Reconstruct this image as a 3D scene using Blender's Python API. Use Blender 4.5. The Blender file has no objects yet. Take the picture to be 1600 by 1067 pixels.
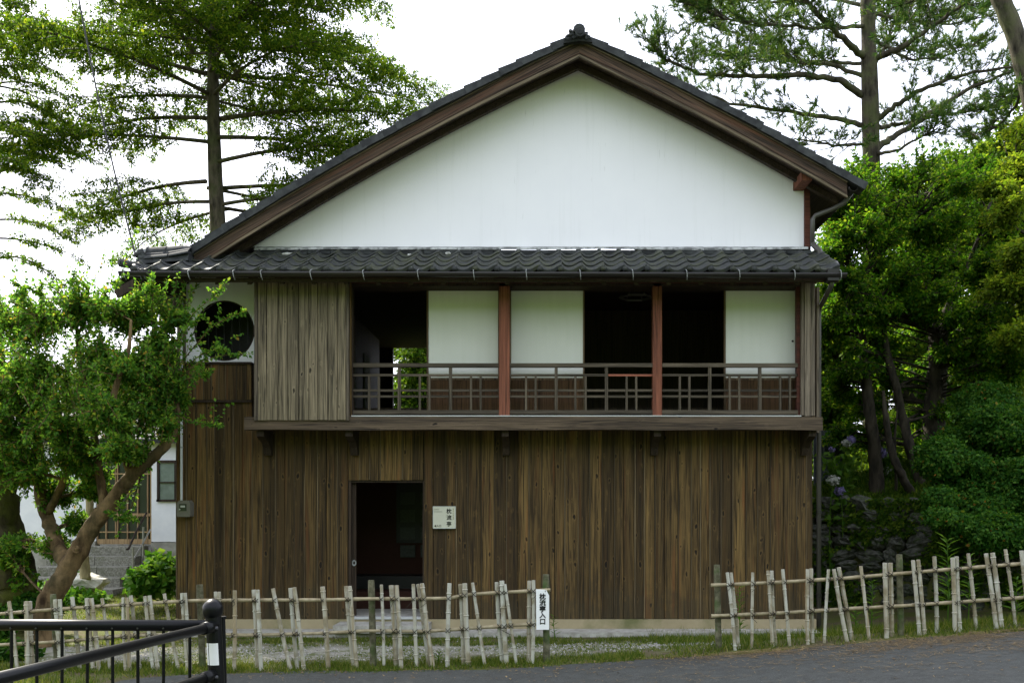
import bpy, math, random
import numpy as np
from mathutils import Vector, Matrix

SC = bpy.context.scene
COL = SC.collection
R = math.radians

# ------------------------------------------------------------------ camera
CAM_D, CAM_Z, FPX = 12.85, 1.68, 1555.0      # metres to the facade, eye height, focal length in photo pixels
cam = bpy.data.cameras.new('camera')
cam.sensor_width = 36.0
cam.lens = FPX / 1600 * 36
cam.shift_x = -50 / 1600
cam.shift_y = 251.5 / 1600
cam.clip_start, cam.clip_end = 0.05, 1500
cam_ob = bpy.data.objects.new('camera', cam)
cam_ob.location = (0, -CAM_D, CAM_Z)
cam_ob.rotation_euler = (R(90), 0, 0)
COL.objects.link(cam_ob)
SC.camera = cam_ob

# ------------------------------------------------------------------ sky and sun
SUN_ELEV, SUN_AZ = R(44), R(-41)             # azimuth from +Y (behind the house), negative towards the left
world = bpy.data.worlds.new('World')
SC.world = world
world.use_nodes = True
wn, wl = world.node_tree.nodes, world.node_tree.links
wn.clear()
w_out = wn.new('ShaderNodeOutputWorld')
w_bg = wn.new('ShaderNodeBackground')
w_bg.inputs['Strength'].default_value = 0.12
w_sky = wn.new('ShaderNodeTexSky')
w_sky.sky_type = 'NISHITA'
w_sky.sun_disc = False
w_sky.sun_elevation = SUN_ELEV
w_sky.sun_rotation = SUN_AZ
w_sky.air_density, w_sky.dust_density, w_sky.ozone_density = 1.0, 4.0, 1.0
w_mix = wn.new('ShaderNodeMix')              # high thin cloud over the whole sky
w_mix.data_type = 'RGBA'
w_mix.inputs['Factor'].default_value = 0.72
w_mix.inputs['B'].default_value = (8.3, 8.6, 9.9, 1)
wl.new(w_sky.outputs['Color'], w_mix.inputs['A'])
wl.new(w_mix.outputs['Result'], w_bg.inputs['Color'])
wl.new(w_bg.outputs['Background'], w_out.inputs['Surface'])

sun = bpy.data.lights.new('sun', 'SUN')
sun.energy = 5.0
sun.angle = R(1.2)
sun.color = (1.0, 0.94, 0.82)
sun_ob = bpy.data.objects.new('sun', sun)
sd = Vector((math.sin(SUN_AZ) * math.cos(SUN_ELEV), math.cos(SUN_AZ) * math.cos(SUN_ELEV), math.sin(SUN_ELEV)))
sun_ob.rotation_euler = sd.to_track_quat('Z', 'Y').to_euler()
sun_ob.location = (-8, 20, 40)
COL.objects.link(sun_ob)

SC.view_settings.view_transform = 'Standard'
SC.view_settings.look = 'None'
SC.view_settings.exposure = 1.35
SC.view_settings.gamma = 1.0
SC.view_settings.use_curve_mapping = False
SC.cycles.max_bounces = 10
SC.cycles.diffuse_bounces = 7
SC.cycles.transmission_bounces = 6
SC.cycles.transparent_max_bounces = 6
SC.cycles.sample_clamp_indirect = 6

# ------------------------------------------------------------------ helpers
rng = np.random.default_rng(7)
rnd = random.Random(11)


def P(px, py, Y):
    """the world point at depth Y (0 = facade) that the survey of the photograph gives for a pixel"""
    d = CAM_D + Y
    return ((px - 850) * d / FPX, Y, CAM_Z + (785 - py) * d / FPX)


def PXx(px, Y): return (px - 850) * (CAM_D + Y) / FPX
def PZ(py, Y): return CAM_Z + (785 - py) * (CAM_D + Y) / FPX


class MB:
    """collects geometry for one mesh"""
    def __init__(s): s.v, s.f = [], []

    def quadbox(s, c):                          # eight corners: bottom loop then top loop
        n = len(s.v); s.v += [tuple(p) for p in c]
        s.f += [(n, n+3, n+2, n+1), (n+4, n+5, n+6, n+7), (n, n+1, n+5, n+4), (n+1, n+2, n+6, n+5), (n+2, n+3, n+7, n+6), (n+3, n, n+4, n+7)]
        return s

    def box(s, x0, x1, y0, y1, z0, z1):
        return s.quadbox([(x0, y0, z0), (x1, y0, z0), (x1, y1, z0), (x0, y1, z0), (x0, y0, z1), (x1, y0, z1), (x1, y1, z1), (x0, y1, z1)])

    def cbox(s, x0, x1, y0, y1, z0, z1, c=0.004):   # box whose four vertical front and back edges are chamfered
        o = [(x0+c, y0), (x1-c, y0), (x1, y0+c), (x1, y1), (x0, y1), (x0, y0+c)]
        return s.prism_z(o, z0, z1)

    def prism_z(s, poly, z0, z1):
        n, k = len(s.v), len(poly)
        s.v += [(x, y, z0) for x, y in poly] + [(x, y, z1) for x, y in poly]
        s.f += [tuple(range(n+k-1, n-1, -1)), tuple(range(n+k, n+2*k))]
        s.f += [(n+i, n+(i+1) % k, n+k+(i+1) % k, n+k+i) for i in range(k)]
        return s

    def prism_y(s, poly, y0, y1):               # outline in the xz plane, extruded along y
        n, k = len(s.v), len(poly)
        s.v += [(x, y0, z) for x, z in poly] + [(x, y1, z) for x, z in poly]
        s.f += [tuple(range(n, n+k)), tuple(range(n+2*k-1, n+k-1, -1))]
        s.f += [(n+(i+1) % k, n+i, n+k+i, n+k+(i+1) % k) for i in range(k)]
        return s

    def prism_x(s, poly, x0, x1):               # outline in the yz plane, extruded along x
        n, k = len(s.v), len(poly)
        s.v += [(x0, y, z) for y, z in poly] + [(x1, y, z) for y, z in poly]
        s.f += [tuple(range(n+k-1, n-1, -1)), tuple(range(n+k, n+2*k))]
        s.f += [(n+i, n+(i+1) % k, n+k+(i+1) % k, n+k+i) for i in range(k)]
        return s

    def tube(s, pts, rad, n=8, cap=True):
        pts = [Vector(p) for p in pts]
        if not hasattr(rad, '__len__'): rad = [rad] * len(pts)
        t0 = (pts[1] - pts[0]).normalized()
        u = t0.orthogonal().normalized()
        base = len(s.v)
        for i, p in enumerate(pts):
            a = pts[max(0, i-1)]; b = pts[min(len(pts)-1, i+1)]
            t = (b - a)
            t = t.normalized() if t.length > 1e-9 else t0
            u = (u - t * u.dot(t))
            u = u.normalized() if u.length > 1e-6 else t.orthogonal().normalized()
            w = t.cross(u)
            for k in range(n):
                an = 2 * math.pi * k / n
                s.v.append(tuple(p + (u * math.cos(an) + w * math.sin(an)) * rad[i]))
        for i in range(len(pts)-1):
            for k in range(n):
                a = base + i*n + k; b = base + i*n + (k+1) % n
                s.f.append((a, b, b+n, a+n))
        if cap:
            s.f.append(tuple(base + k for k in range(n-1, -1, -1)))
            e = base + (len(pts)-1)*n
            s.f.append(tuple(e + k for k in range(n)))
        return s

    def blob(s, c, r, seed=0, rough=0.15, nu=8, nv=6, fz=1.0):  # an uneven stone
        rr = random.Random(seed); n = len(s.v)
        r = r if hasattr(r, '__len__') else (r, r, r)
        for j in range(1, nv):
            th = math.pi * j / nv
            for i in range(nu):
                ph = 2*math.pi*(i + .5*(j % 2))/nu
                k = 1 + rr.uniform(-rough, rough)
                s.v.append((c[0]+r[0]*k*math.sin(th)*math.cos(ph), c[1]+r[1]*k*math.sin(th)*math.sin(ph), c[2]+r[2]*k*math.cos(th)*fz))
        s.v += [(c[0], c[1], c[2]+r[2]*fz), (c[0], c[1], c[2]-r[2]*fz)]
        top, bot = len(s.v)-2, len(s.v)-1
        for i in range(nu):
            i2 = (i+1) % nu
            s.f.append((top, n+i, n+i2)); s.f.append((bot, n+(nv-2)*nu+i2, n+(nv-2)*nu+i))
            for j in range(nv-2):
                a, b = n+j*nu+i, n+j*nu+i2
                s.f.append((a, a+nu, b+nu, b))
        return s

    def mesh(s, name, mat, smooth=False):
        me = bpy.data.meshes.new(name)
        me.from_pydata(s.v, [], s.f)
        me.materials.append(mat)
        if smooth:
            me.polygons.foreach_set('use_smooth', [True]*len(me.polygons))
        me.update()
        return me

    def build(s, name, mat, parent=None, smooth=False, loc=None, **tags):
        return link(name, s.mesh(name, mat, smooth), parent, loc, **tags)


def link(name, me, parent=None, loc=None, **tags):
    o = bpy.data.objects.new(name, me)
    COL.objects.link(o)
    if parent is not None: o.parent = parent
    if loc is not None: o.location = loc
    for k, v in tags.items(): o[k] = v
    return o


def thing(name, label, cat, loc=(0, 0, 0), group=None):
    o = bpy.data.objects.new(name, None)
    o.empty_display_size = 0.2
    o.location = loc
    COL.objects.link(o)
    o['label'] = label; o['category'] = cat
    if group: o['group'] = group
    return o


def box_part(name, mat, parent, x0, x1, y0, y1, z0, z1, c=0.0, **t):
    m = MB()
    m.cbox(x0, x1, y0, y1, z0, z1, c) if c else m.box(x0, x1, y0, y1, z0, z1)
    return m.build(name, mat, parent, **t)


def np_mesh(name, verts, faces, mat, k=4):
    me = bpy.data.meshes.new(name)
    nf = len(faces)
    me.vertices.add(len(verts)); me.vertices.foreach_set('co', np.asarray(verts, np.float32).ravel())
    me.loops.add(nf*k); me.loops.foreach_set('vertex_index', np.asarray(faces, np.int32).ravel())
    me.polygons.add(nf)
    me.polygons.foreach_set('loop_start', np.arange(0, nf*k, k, dtype=np.int32))
    me.materials.append(mat)
    me.update(calc_edges=True)
    return me


# ------------------------------------------------------------------ materials
def new_mat(name):
    m = bpy.data.materials.new(name); m.use_nodes = True
    nt = m.node_tree; nt.nodes.clear()
    out = nt.nodes.new('ShaderNodeOutputMaterial')
    return m, nt, out


class NT:
    """short forms for building node trees"""
    def __init__(s, name):
        s.m, s.t, s.out = new_mat(name)

    def n(s, kind, **inp):
        nd = s.t.nodes.new('ShaderNode' + kind)
        for k, v in inp.items():
            k = k.replace('_', ' ')
            if isinstance(v, bpy.types.NodeSocket): s.t.links.new(v, nd.inputs[k])
            else: nd.inputs[k].default_value = v
        return nd

    def l(s, a, b): s.t.links.new(a, b)

    def math(s, op, a, b=0.0, clamp=False):
        nd = s.t.nodes.new('ShaderNodeMath'); nd.operation = op; nd.use_clamp = clamp
        for i, v in enumerate((a, b)):
            if isinstance(v, bpy.types.NodeSocket): s.t.links.new(v, nd.inputs[i])
            else: nd.inputs[i].default_value = v
        return nd.outputs[0]

    def mix(s, f, a, b, mode='MIX'):
        nd = s.t.nodes.new('ShaderNodeMix'); nd.data_type = 'RGBA'; nd.blend_type = mode
        for k, v in (('Factor', f), ('A', a), ('B', b)):
            so = [i for i in nd.inputs if i.name == k and (i.type == 'RGBA' or k == 'Factor') and i.enabled][0]
            if isinstance(v, bpy.types.NodeSocket): s.t.links.new(v, so)
            else: so.default_value = v if k == 'Factor' else (*v[:3], 1)
        return [o for o in nd.outputs if o.type == 'RGBA'][0]

    def ramp(s, f, stops):
        nd = s.t.nodes.new('ShaderNodeValToRGB')
        el = nd.color_ramp.elements
        while len(el) < len(stops): el.new(0.5)
        for e, (p, c) in zip(el, stops):
            e.position = p
            e.color = (*c, 1) if hasattr(c, '__len__') else (c, c, c, 1)
        s.t.links.new(f, nd.inputs[0])
        return nd.outputs[0]

    rot = 0.0

    def coords(s, scale=(1, 1, 1), rand=True, kind='Object'):
        tc = s.t.nodes.new('ShaderNodeTexCoord').outputs[kind]
        if s.rot:
            m0 = s.t.nodes.new('ShaderNodeMapping'); m0.inputs['Rotation'].default_value = (0, s.rot, 0)
            s.l(tc, m0.inputs['Vector']); tc = m0.outputs[0]
        mp = s.t.nodes.new('ShaderNodeMapping')
        s.t.links.new(tc, mp.inputs['Vector'])
        mp.inputs['Scale'].default_value = scale
        if rand:
            oi = s.t.nodes.new('ShaderNodeObjectInfo').outputs['Random']
            cx = s.t.nodes.new('ShaderNodeCombineXYZ')
            s.l(s.math('MULTIPLY', oi, 37.3), cx.inputs[0]); s.l(s.math('MULTIPLY', oi, 91.7), cx.inputs[1]); s.l(s.math('MULTIPLY', oi, 53.1), cx.inputs[2])
            s.l(cx.outputs[0], mp.inputs['Location'])
        return mp.outputs[0]

    def orand(s): return s.t.nodes.new('ShaderNodeObjectInfo').outputs['Random']

    def noise(s, vec, scale, detail=4, rough=0.55, dist=0.0):
        return s.n('TexNoise', Vector=vec, Scale=scale, Detail=detail, Roughness=rough, Distortion=dist).outputs['Fac']

    def finish(s, col, rough=0.7, bump=None, strength=0.3, dist=0.01, spec=0.3, metallic=0.0):
        b = s.t.nodes.new('ShaderNodeBsdfPrincipled')
        for k, v in (('Base Color', col), ('Roughness', rough), ('Specular IOR Level', spec), ('Metallic', metallic)):
            if isinstance(v, bpy.types.NodeSocket): s.t.links.new(v, b.inputs[k])
            else: b.inputs[k].default_value = (*v[:3], 1) if k == 'Base Color' else v
        if bump is not None:
            bp = s.n('Bump', Height=bump, Strength=strength, Distance=dist)
            s.l(bp.outputs[0], b.inputs['Normal'])
        s.l(b.outputs[0], s.out.inputs['Surface'])
        return s.m


def wood(name, dark, light, axis='z', knots=True, var=0.5, grain=1.0, rough=0.75, warm=None, rot=0.0, splash=False):
    s = NT(name); s.rot = rot
    ax = {'x': 0, 'y': 1, 'z': 2}[axis]
    sc = [38*grain]*3; sc[ax] = 1.3
    v = s.coords(sc)
    g1 = s.noise(v, 1.0, 5, 0.6, 1.2)
    sc2 = [9]*3; sc2[ax] = 0.5
    g2 = s.noise(s.coords(sc2), 1.0, 3, 0.5, 0.4)
    sc3 = [130*grain]*3; sc3[ax] = 2.2
    g3 = s.noise(s.coords(sc3), 1.0, 2, 0.6)
    g = s.math('ADD', s.math('MULTIPLY', g1, .5), s.math('ADD', s.math('MULTIPLY', g2, .32), s.math('MULTIPLY', g3, .3)))
    f = s.ramp(g, [(.44, 0), (.68, 1)])
    col = s.mix(f, dark, light)
    sc4 = [60*grain]*3; sc4[ax] = .9
    streak = s.ramp(s.noise(s.coords(sc4), 1.0, 3, .55, .8), [(.55, 0), (.63, 1)])
    col = s.mix(s.math('MULTIPLY', streak, .8), col, tuple(c*.35 for c in dark))
    if warm:
        sc5 = [14]*3; sc5[ax] = .8
        wp = s.ramp(s.noise(s.coords(sc5), 1.0, 3, .5), [(.56, 0), (.72, 1)])
        col = s.mix(s.math('MULTIPLY', wp, .55), col, warm)
    r = s.orand()
    col = s.mix(s.math('MULTIPLY', s.math('SUBTRACT', 1.0, r), var), col, tuple(c*.42 for c in dark), 'MIX')
    h = g1
    if knots:
        ks = [10.5]*3; ks[ax] = 4.6
        kv = s.coords(ks)
        wv = s.n('TexNoise', Vector=kv, Scale=2.3, Detail=2.0).outputs['Color']
        kv2 = s.n('VectorMath'); kv2.operation = 'MULTIPLY_ADD'; s.l(wv, kv2.inputs[0]); kv2.inputs[1].default_value = (.35, .35, .35); s.l(kv, kv2.inputs[2])
        vo = s.n('TexVoronoi', Vector=kv2.outputs[0], Scale=1.0, Randomness=1.0)
        sz = s.n('SeparateXYZ', Vector=vo.outputs['Color']).outputs[0]
        vo = s.math('ADD', vo.outputs['Distance'], s.math('MULTIPLY', sz, .12))
        k = s.ramp(vo, [(.135, 1), (.185, 0)])
        halo = s.ramp(vo, [(.17, 0), (.21, 1), (.31, 0)])
        col = s.mix(s.math('MULTIPLY', halo, .16), col, tuple(min(1, c*1.25) for c in light))
        col = s.mix(s.math('MULTIPLY', k, .9), col, tuple(c*.2 for c in dark))
        h = s.math('SUBTRACT', g1, s.math('MULTIPLY', k, .5))
    if splash:                                   # old rain splash on the foot of the boards, ragged upper edge
        gp = s.t.nodes.new('ShaderNodeNewGeometry').outputs['Position']
        pz = s.n('SeparateXYZ', Vector=gp).outputs[2]
        nn = s.n('TexNoise', Vector=gp, Scale=3.5, Detail=5.0, Roughness=.7).outputs['Fac']
        edge = s.math('SUBTRACT', s.math('MULTIPLY', nn, 1.5), s.math('MULTIPLY', pz, 1.0))
        col = s.mix(s.math('MULTIPLY', s.ramp(edge, [(.12, 0), (.42, 1)]), .5), col, (.035, .030, .016))
    return s.finish(col, rough, h, .7, .006, .25)


def speckle(name, a, b, scale, rough=0.8, bump=.3, dist=.01, lo=.4, hi=.65, a2=None, s2=None, rand=False, spec=.3):
    s = NT(name)
    v = s.coords(rand=rand)
    n = s.noise(v, scale, 6, .6)
    col = s.mix(s.ramp(n, [(lo, 0), (hi, 1)]), a, b)
    if a2:
        col = s.mix(s.ramp(s.noise(v, s2, 4, .6), [(.5, 0), (.68, 1)]), col, a2)
    return s.finish(col, rough, n, bump, dist, spec)


def plain(name, c, rough=.6, spec=.3, metallic=0.0, var=.12, scale=18):
    s = NT(name)
    n = s.noise(s.coords(), scale, 4, .6)
    col = s.mix(n, tuple(x*(1-var*2) for x in c), tuple(min(1, x*(1+var)) for x in c))
    return s.finish(col, rough, n, .08, .004, spec, metallic)


def leaf(name, stops, trans=.45, gloss=.25, tint=(1.25, 1.15, .55)):
    s = NT(name)
    geo = s.t.nodes.new('ShaderNodeNewGeometry')
    col = s.ramp(geo.outputs['Random Per Island'], stops)
    d = s.n('BsdfPrincipled', Base_Color=col, Roughness=.55)
    d.inputs['Specular IOR Level'].default_value = gloss
    tcol = s.mix(1.0, col, tint, 'MULTIPLY')
    t = s.n('BsdfTranslucent', Color=tcol)
    mx = s.n('MixShader', Fac=trans)
    s.l(d.outputs[0], mx.inputs[1]); s.l(t.outputs[0], mx.inputs[2])
    s.l(mx.outputs[0], s.out.inputs['Surface'])
    return s.m


M = {}
M['plank'] = wood('weathered_plank', (.023, .0135, .0045), (.225, .140, .046), var=.74, warm=(.19, .066, .018), splash=True)
M['plank_grey'] = wood('silvered_plank', (.055, .045, .028), (.35, .285, .180), var=.42)
M['beam'] = wood('dark_beam', (.030, .021, .013), (.15, .108, .066), axis='x', var=.3)
for _k, _r in (('', 0.0), ('_l', R(28)), ('_r', R(-28))):
    M['barge'+_k] = wood('bargeboard_wood'+_k, (.022, .014, .009), (.115, .072, .046), axis='x', knots=False, var=.25, grain=.8, rot=_r, warm=(.15, .058, .03))
    M['barge_pale'+_k] = wood('bargeboard_moulding'+_k, (.055, .043, .026), (.20, .155, .098), axis='x', knots=False, var=.3, rot=_r)
M['redwood'] = wood('red_post', (.085, .030, .017), (.29, .105, .058), knots=False, var=.3)
M['redbeam'] = wood('red_lintel', (.045, .014, .009), (.12, .038, .022), axis='x', knots=False, var=.3)
M['rail'] = wood('rail_wood', (.032, .026, .017), (.125, .10, .068), axis='x', knots=False, var=.3)
M['baluster'] = wood('baluster_wood', (.04, .033, .022), (.15, .12, .082), knots=False, var=.3)
M['post_grey'] = wood('corner_post', (.06, .048, .034), (.24, .195, .14), knots=False, var=.4)
M['dark_wood'] = wood('dark_brown_wood', (.018, .012, .008), (.055, .036, .022), knots=False, var=.3)  # plain dark brown timber of inner walls, jambs and brackets
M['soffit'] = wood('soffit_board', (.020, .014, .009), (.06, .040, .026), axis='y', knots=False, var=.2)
M['panel'] = wood('screen_panel', (.05, .026, .013), (.13, .068, .032), knots=False, var=.3)
M['orange_rail'] = wood('new_rail', (.15, .05, .03), (.34, .12, .07), axis='x', knots=False, var=.1)
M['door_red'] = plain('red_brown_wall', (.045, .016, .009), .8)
M['dark_board'] = plain('dark_noticeboard', (.018, .018, .018), .5)


def plaster_mat():
    s = NT('white_plaster')
    v = s.coords(rand=False)
    n = s.noise(v, 2.0, 5, .6)
    st = s.noise(s.coords((7, 7, .35), rand=False), 1.5, 5, .65)
    fine = s.noise(v, 60, 3, .6)
    col = s.mix(n, (.75, .74, .775), (.815, .805, .825))
    col = s.mix(s.math('MULTIPLY', s.ramp(st, [(.55, 0), (.78, 1)]), .16), col, (.42, .43, .40))
    st2 = s.noise(s.coords((26, 26, 2.2), rand=False), 1.2, 3, .6)
    col = s.mix(s.math('MULTIPLY', s.ramp(st2, [(.68, 0), (.78, 1)]), .36), col, (.26, .26, .24))
    return s.finish(col, .85, fine, .12, .004, .2)


M['plaster'] = plaster_mat()


def paper_mat():
    s = NT('shoji_paper')
    v = s.coords((1, 1, 1))
    w = s.noise(s.coords((9, 1, .6)), 2.0, 3, .5)
    n = s.noise(v, 3, 4, .6)
    col = s.mix(s.math('MULTIPLY', s.math('ADD', w, n), .5), (.66, .68, .60), (.80, .81, .76))
    d = s.n('BsdfDiffuse', Color=col); t = s.n('BsdfTranslucent', Color=col)
    mx = s.n('MixShader', Fac=.2)
    s.l(d.outputs[0], mx.inputs[1]); s.l(t.outputs[0], mx.inputs[2]); s.l(mx.outputs[0], s.out.inputs['Surface'])
    return s.m


M['paper'] = paper_mat()


def tile_mat():
    s = NT('smoked_roof_tile')
    v = s.coords((1, 1, 1))
    n = s.noise(v, 9, 6, .65)
    n2 = s.noise(v, 40, 4, .6)
    w = s.coords(rand=False, kind='Generated')
    col = s.mix(n, (.010, .0115, .012), (.040, .044, .043))
    moss = s.ramp(s.noise(v, 5, 6, .7), [(.44, 0), (.62, 1)])
    col = s.mix(s.math('MULTIPLY', moss, .75), col, (.050, .056, .020))
    lich = s.ramp(s.noise(v, 55, 2, .5), [(.70, 0), (.74, 1)])
    col = s.mix(s.math('MULTIPLY', lich, .55), col, (.30, .32, .28))
    col = s.mix(s.math('MULTIPLY', s.orand(), .35), col, (.02, .022, .024))
    return s.finish(col, s.ramp(n, [(.3, .5), (.7, .85)]), n2, .35, .006, .35)


M['tile'] = tile_mat()
M['tile_plain'] = speckle('ridge_tile', (.010, .0115, .012), (.036, .040, .039), 7, .85, .3, .006, rand=True, spec=.45)
M['mortar'] = speckle('lime_mortar', (.35, .35, .32), (.6, .6, .56), 14, rand=True)
M['lead'] = speckle('flashing', (.10, .105, .10), (.42, .43, .42), 9, .45, .2, .004, lo=.42, hi=.6, rand=True)
M['gutter'] = plain('brown_gutter', (.016, .014, .012), .4, .35)
M['pipe'] = plain('grey_pipe', (.075, .07, .062), .4, .45)
M['pipe_light'] = plain('white_conduit', (.55, .57, .58), .45, .4)
M['steel'] = plain('galvanised_hook', (.30, .31, .31), .5, .4, .3)
M['sill'] = plain('pale_sill', (.52, .53, .52), .4, .4, .2)


def concrete_mat():
    s = NT('foundation_render')
    v = s.coords(rand=False)
    n = s.noise(v, 3, 6, .65)
    col = s.mix(n, (.22, .18, .10), (.40, .34, .21))
    col = s.mix(s.ramp(s.noise(v, 1.4, 5, .6), [(.5, 0), (.7, 1)]), col, (.14, .14, .06))
    return s.finish(col, .85, n, .3, .01)


M['found'] = concrete_mat()
M['slab'] = speckle('concrete_slab', (.26, .25, .21), (.42, .41, .36), 9, .85, .2, .006, rand=False)
M['sign_metal'] = plain('sign_face', (.50, .50, .40), .45, .4, var=.04)
M['sign_white'] = plain('sign_white', (.80, .81, .80), .5, .3, var=.02)
M['ink'] = plain('black_lettering', (.012, .012, .012), .6)
M['ink_gold'] = plain('gold_lettering', (.22, .19, .05), .6)
M['meter'] = plain('meter_case', (.13, .125, .10), .5, .4)
M['meter_glass'] = plain('meter_dial', (.03, .035, .03), .15, .6)
M['meter_white'] = plain('meter_plate', (.4, .42, .38), .5)


def bamboo_mat():
    s = NT('dry_bamboo')
    v = s.coords((30, 30, 1.2))
    n = s.noise(v, 1.0, 4, .6)
    n2 = s.noise(s.coords((3, 3, 3)), 2.0, 4, .6)
    r = s.orand()
    a = s.mix(r, (.37, .36, .29), (.28, .22, .125))
    col = s.mix(s.ramp(n, [(.35, 0), (.65, 1)]), a, (.45, .45, .385))
    col = s.mix(s.math('MULTIPLY', s.ramp(n2, [(.46, 0), (.62, 1)]), .8), col, (.19, .155, .085))
    return s.finish(col, .55, n, .2, .003, .35)


M['bamboo'] = bamboo_mat()
M['rail_bamboo'] = speckle('rail_bamboo', (.34, .29, .18), (.20, .16, .09), 14, .55, .2, .003, rand=True)
M['twine'] = plain('dark_twine', (.045, .040, .028), .9)
M['green_post'] = speckle('mossy_post', (.060, .058, .030), (.16, .15, .095), 16, .85, .4, .006, a2=(.05, .085, .02), s2=5, rand=True)
M['black_paint'] = plain('black_paint', (.0035, .004, .0045), .38, .2, var=.2, scale=40)
M['bolt'] = plain('dark_bolt', (.05, .052, .055), .3, .5, .5)
M['tape'] = plain('reflective_tape', (.72, .73, .72), .3, .5, var=.03)
M['stone_step'] = speckle('granite_step', (.13, .125, .10), (.29, .28, .24), 34, .85, .3, .006, a2=(.11, .115, .07), s2=4, rand=True)
M['boulder'] = speckle('garden_boulder', (.42, .40, .33), (.62, .60, .52), 8, .9, .5, .03, rand=True)
M['wall_stone'] = speckle('wall_stone', (.035, .037, .030), (.125, .125, .105), 6, .9, .6, .03, a2=(.035, .055, .014), s2=3.5, rand=True)
M['white_wall'] = speckle('annex_plaster', (.68, .70, .72), (.76, .77, .78), 3, .85, .1, .004)
M['grey_base'] = speckle('annex_base', (.24, .23, .19), (.36, .35, .30), 5, .85, .2, .006)
M['lattice'] = wood('lattice_wood', (.24, .155, .075), (.46, .32, .17), knots=False, var=.2)
M['glass'] = plain('dark_glass', (.028, .032, .030), .2, .4, var=.3, scale=1.5)
M['curtain'] = plain('curtained_glass', (.16, .20, .18), .25, .5, var=.3, scale=6)
M['handrail'] = plain('steel_handrail', (.32, .31, .27), .35, .5, .4)
M['wire'] = plain('overhead_wire', (.05, .05, .055), .6)


def bark(name, a, b, scale=9, moss=None, mossamt=.6, stretch=.35):
    s = NT(name)
    v = s.coords((1, 1, stretch), rand=True)
    n = s.noise(v, scale*2, 6, .65, .6)
    vo = s.n('TexVoronoi', Vector=v, Scale=scale, Randomness=1.0).outputs['Distance']
    h = s.math('ADD', n, s.math('MULTIPLY', vo, .6))
    col = s.mix(s.ramp(h, [(.5, 0), (.95, 1)]), a, b)
    if moss:
        col = s.mix(s.math('MULTIPLY', s.ramp(s.noise(s.coords(), 2.4, 5, .65), [(.45, 0), (.62, 1)]), mossamt), col, moss)
    return s.finish(col, .9, h, .7, .03, .15)


M['bark_fir'] = bark('fir_bark', (.020, .017, .012), (.085, .072, .050), 10, (.045, .060, .014))
M['bark_pine'] = bark('pine_bark', (.018, .015, .011), (.075, .065, .045), 9, (.085, .10, .035), .6)
M['bark_dark'] = bark('maple_bark', (.012, .011, .008), (.045, .038, .026), 10)
M['bark_moss'] = bark('mossy_bark', (.018, .015, .009), (.06, .05, .028), 9, (.075, .085, .012), .8)
M['bark_smooth'] = bark('myrtle_bark', (.024, .014, .006), (.17, .115, .056), 6, (.030, .026, .010), .85, stretch=.3)
M['bark_pale'] = bark('pale_bark', (.16, .13, .07), (.36, .30, .17), 8, (.12, .13, .03), .5)

M['lf_fir'] = leaf('fir_needles', [(0, (.022, .062, .006)), (.5, (.062, .135, .012)), (.85, (.13, .21, .018)), (1, (.22, .27, .03))], .6, .07)
M['lf_pine'] = leaf('pine_needles', [(0, (.020, .060, .014)), (.6, (.046, .105, .026)), (1, (.13, .18, .045))], .45, .07)
M['lf_myrtle'] = leaf('myrtle_leaves', [(0, (.038, .115, .018)), (.5, (.088, .220, .032)), (.82, (.17, .31, .04)), (.95, (.25, .34, .055)), (1, (.32, .20, .045))], .62, .07)
M['lf_maple'] = leaf('maple_leaves', [(0, (.018, .068, .005)), (.5, (.052, .150, .010)), (.85, (.12, .23, .018)), (1, (.22, .29, .03))], .62, .07)  # brightest stops put the glimmer of backlit leaves into the colour
M['lf_maple_light'] = leaf('yellow_maple_leaves', [(0, (.07, .14, .012)), (.6, (.13, .21, .018)), (1, (.22, .26, .03))], .6, .07)
M['lf_back'] = leaf('background_leaves', [(0, (.04, .10, .012)), (.6, (.085, .18, .018)), (1, (.18, .25, .03))], .6, .07)
M['lf_hedge'] = leaf('azalea_leaves', [(0, (.012, .052, .006)), (.6, (.032, .102, .011)), (.985, (.09, .18, .024)), (1, (.28, .11, .02))], .5, .07)
M['lf_shrub'] = leaf('broad_leaves', [(0, (.04, .13, .012)), (.6, (.085, .22, .02)), (1, (.18, .30, .05))], .5, .07)
M['lf_weed'] = leaf('weed_leaves', [(0, (.035, .10, .010)), (1, (.11, .21, .03))], .5, .07)
M['lf_grass'] = leaf('grass_blades', [(0, (.045, .085, .010)), (.6, (.10, .155, .020)), (1, (.23, .23, .06))], .45, .07)
M['lf_moss'] = leaf('moss_slope', [(0, (.020, .058, .006)), (.6, (.060, .125, .010)), (1, (.14, .20, .018))], .45, .07)
M['lf_litter'] = leaf('fallen_needles', [(0, (.10, .065, .030)), (1, (.30, .22, .11))], .05, .07)
M['fl_white'] = leaf('white_petals', [(0, (.26, .28, .22)), (1, (.46, .46, .42))], .25, .1, (1, 1, 1))
M['fl_violet'] = leaf('violet_petals', [(0, (.11, .09, .22)), (1, (.27, .23, .40))], .25, .1, (1, 1, 1))
# ------------------------------------------------------------------ terrain
def smooth(a, b, x):
    t = np.clip((x-a)/(b-a), 0, 1); return t*t*(3-2*t)


def road_z(X):
    return np.interp(X, [-200, -3, -1.6, 0, 1.74, 4.82, 8, 30, 200], [0, 0, .02, .07, .19, .44, .66, 1.2, 1.2])


W0, W1 = np.array([3.72, 3.3]), np.array([9.6, -1.2])      # foot of the stone retaining wall
_wd = (W1-W0)/np.linalg.norm(W1-W0)
_wn = np.array([-_wd[1], _wd[0]])                          # points up the slope, away from the road


def wall_s(X, Y): return (X-W0[0])*_wn[0] + (Y-W0[1])*_wn[1]
def wall_t(X, Y): return (X-W0[0])*_wd[0] + (Y-W0[1])*_wd[1]


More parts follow.
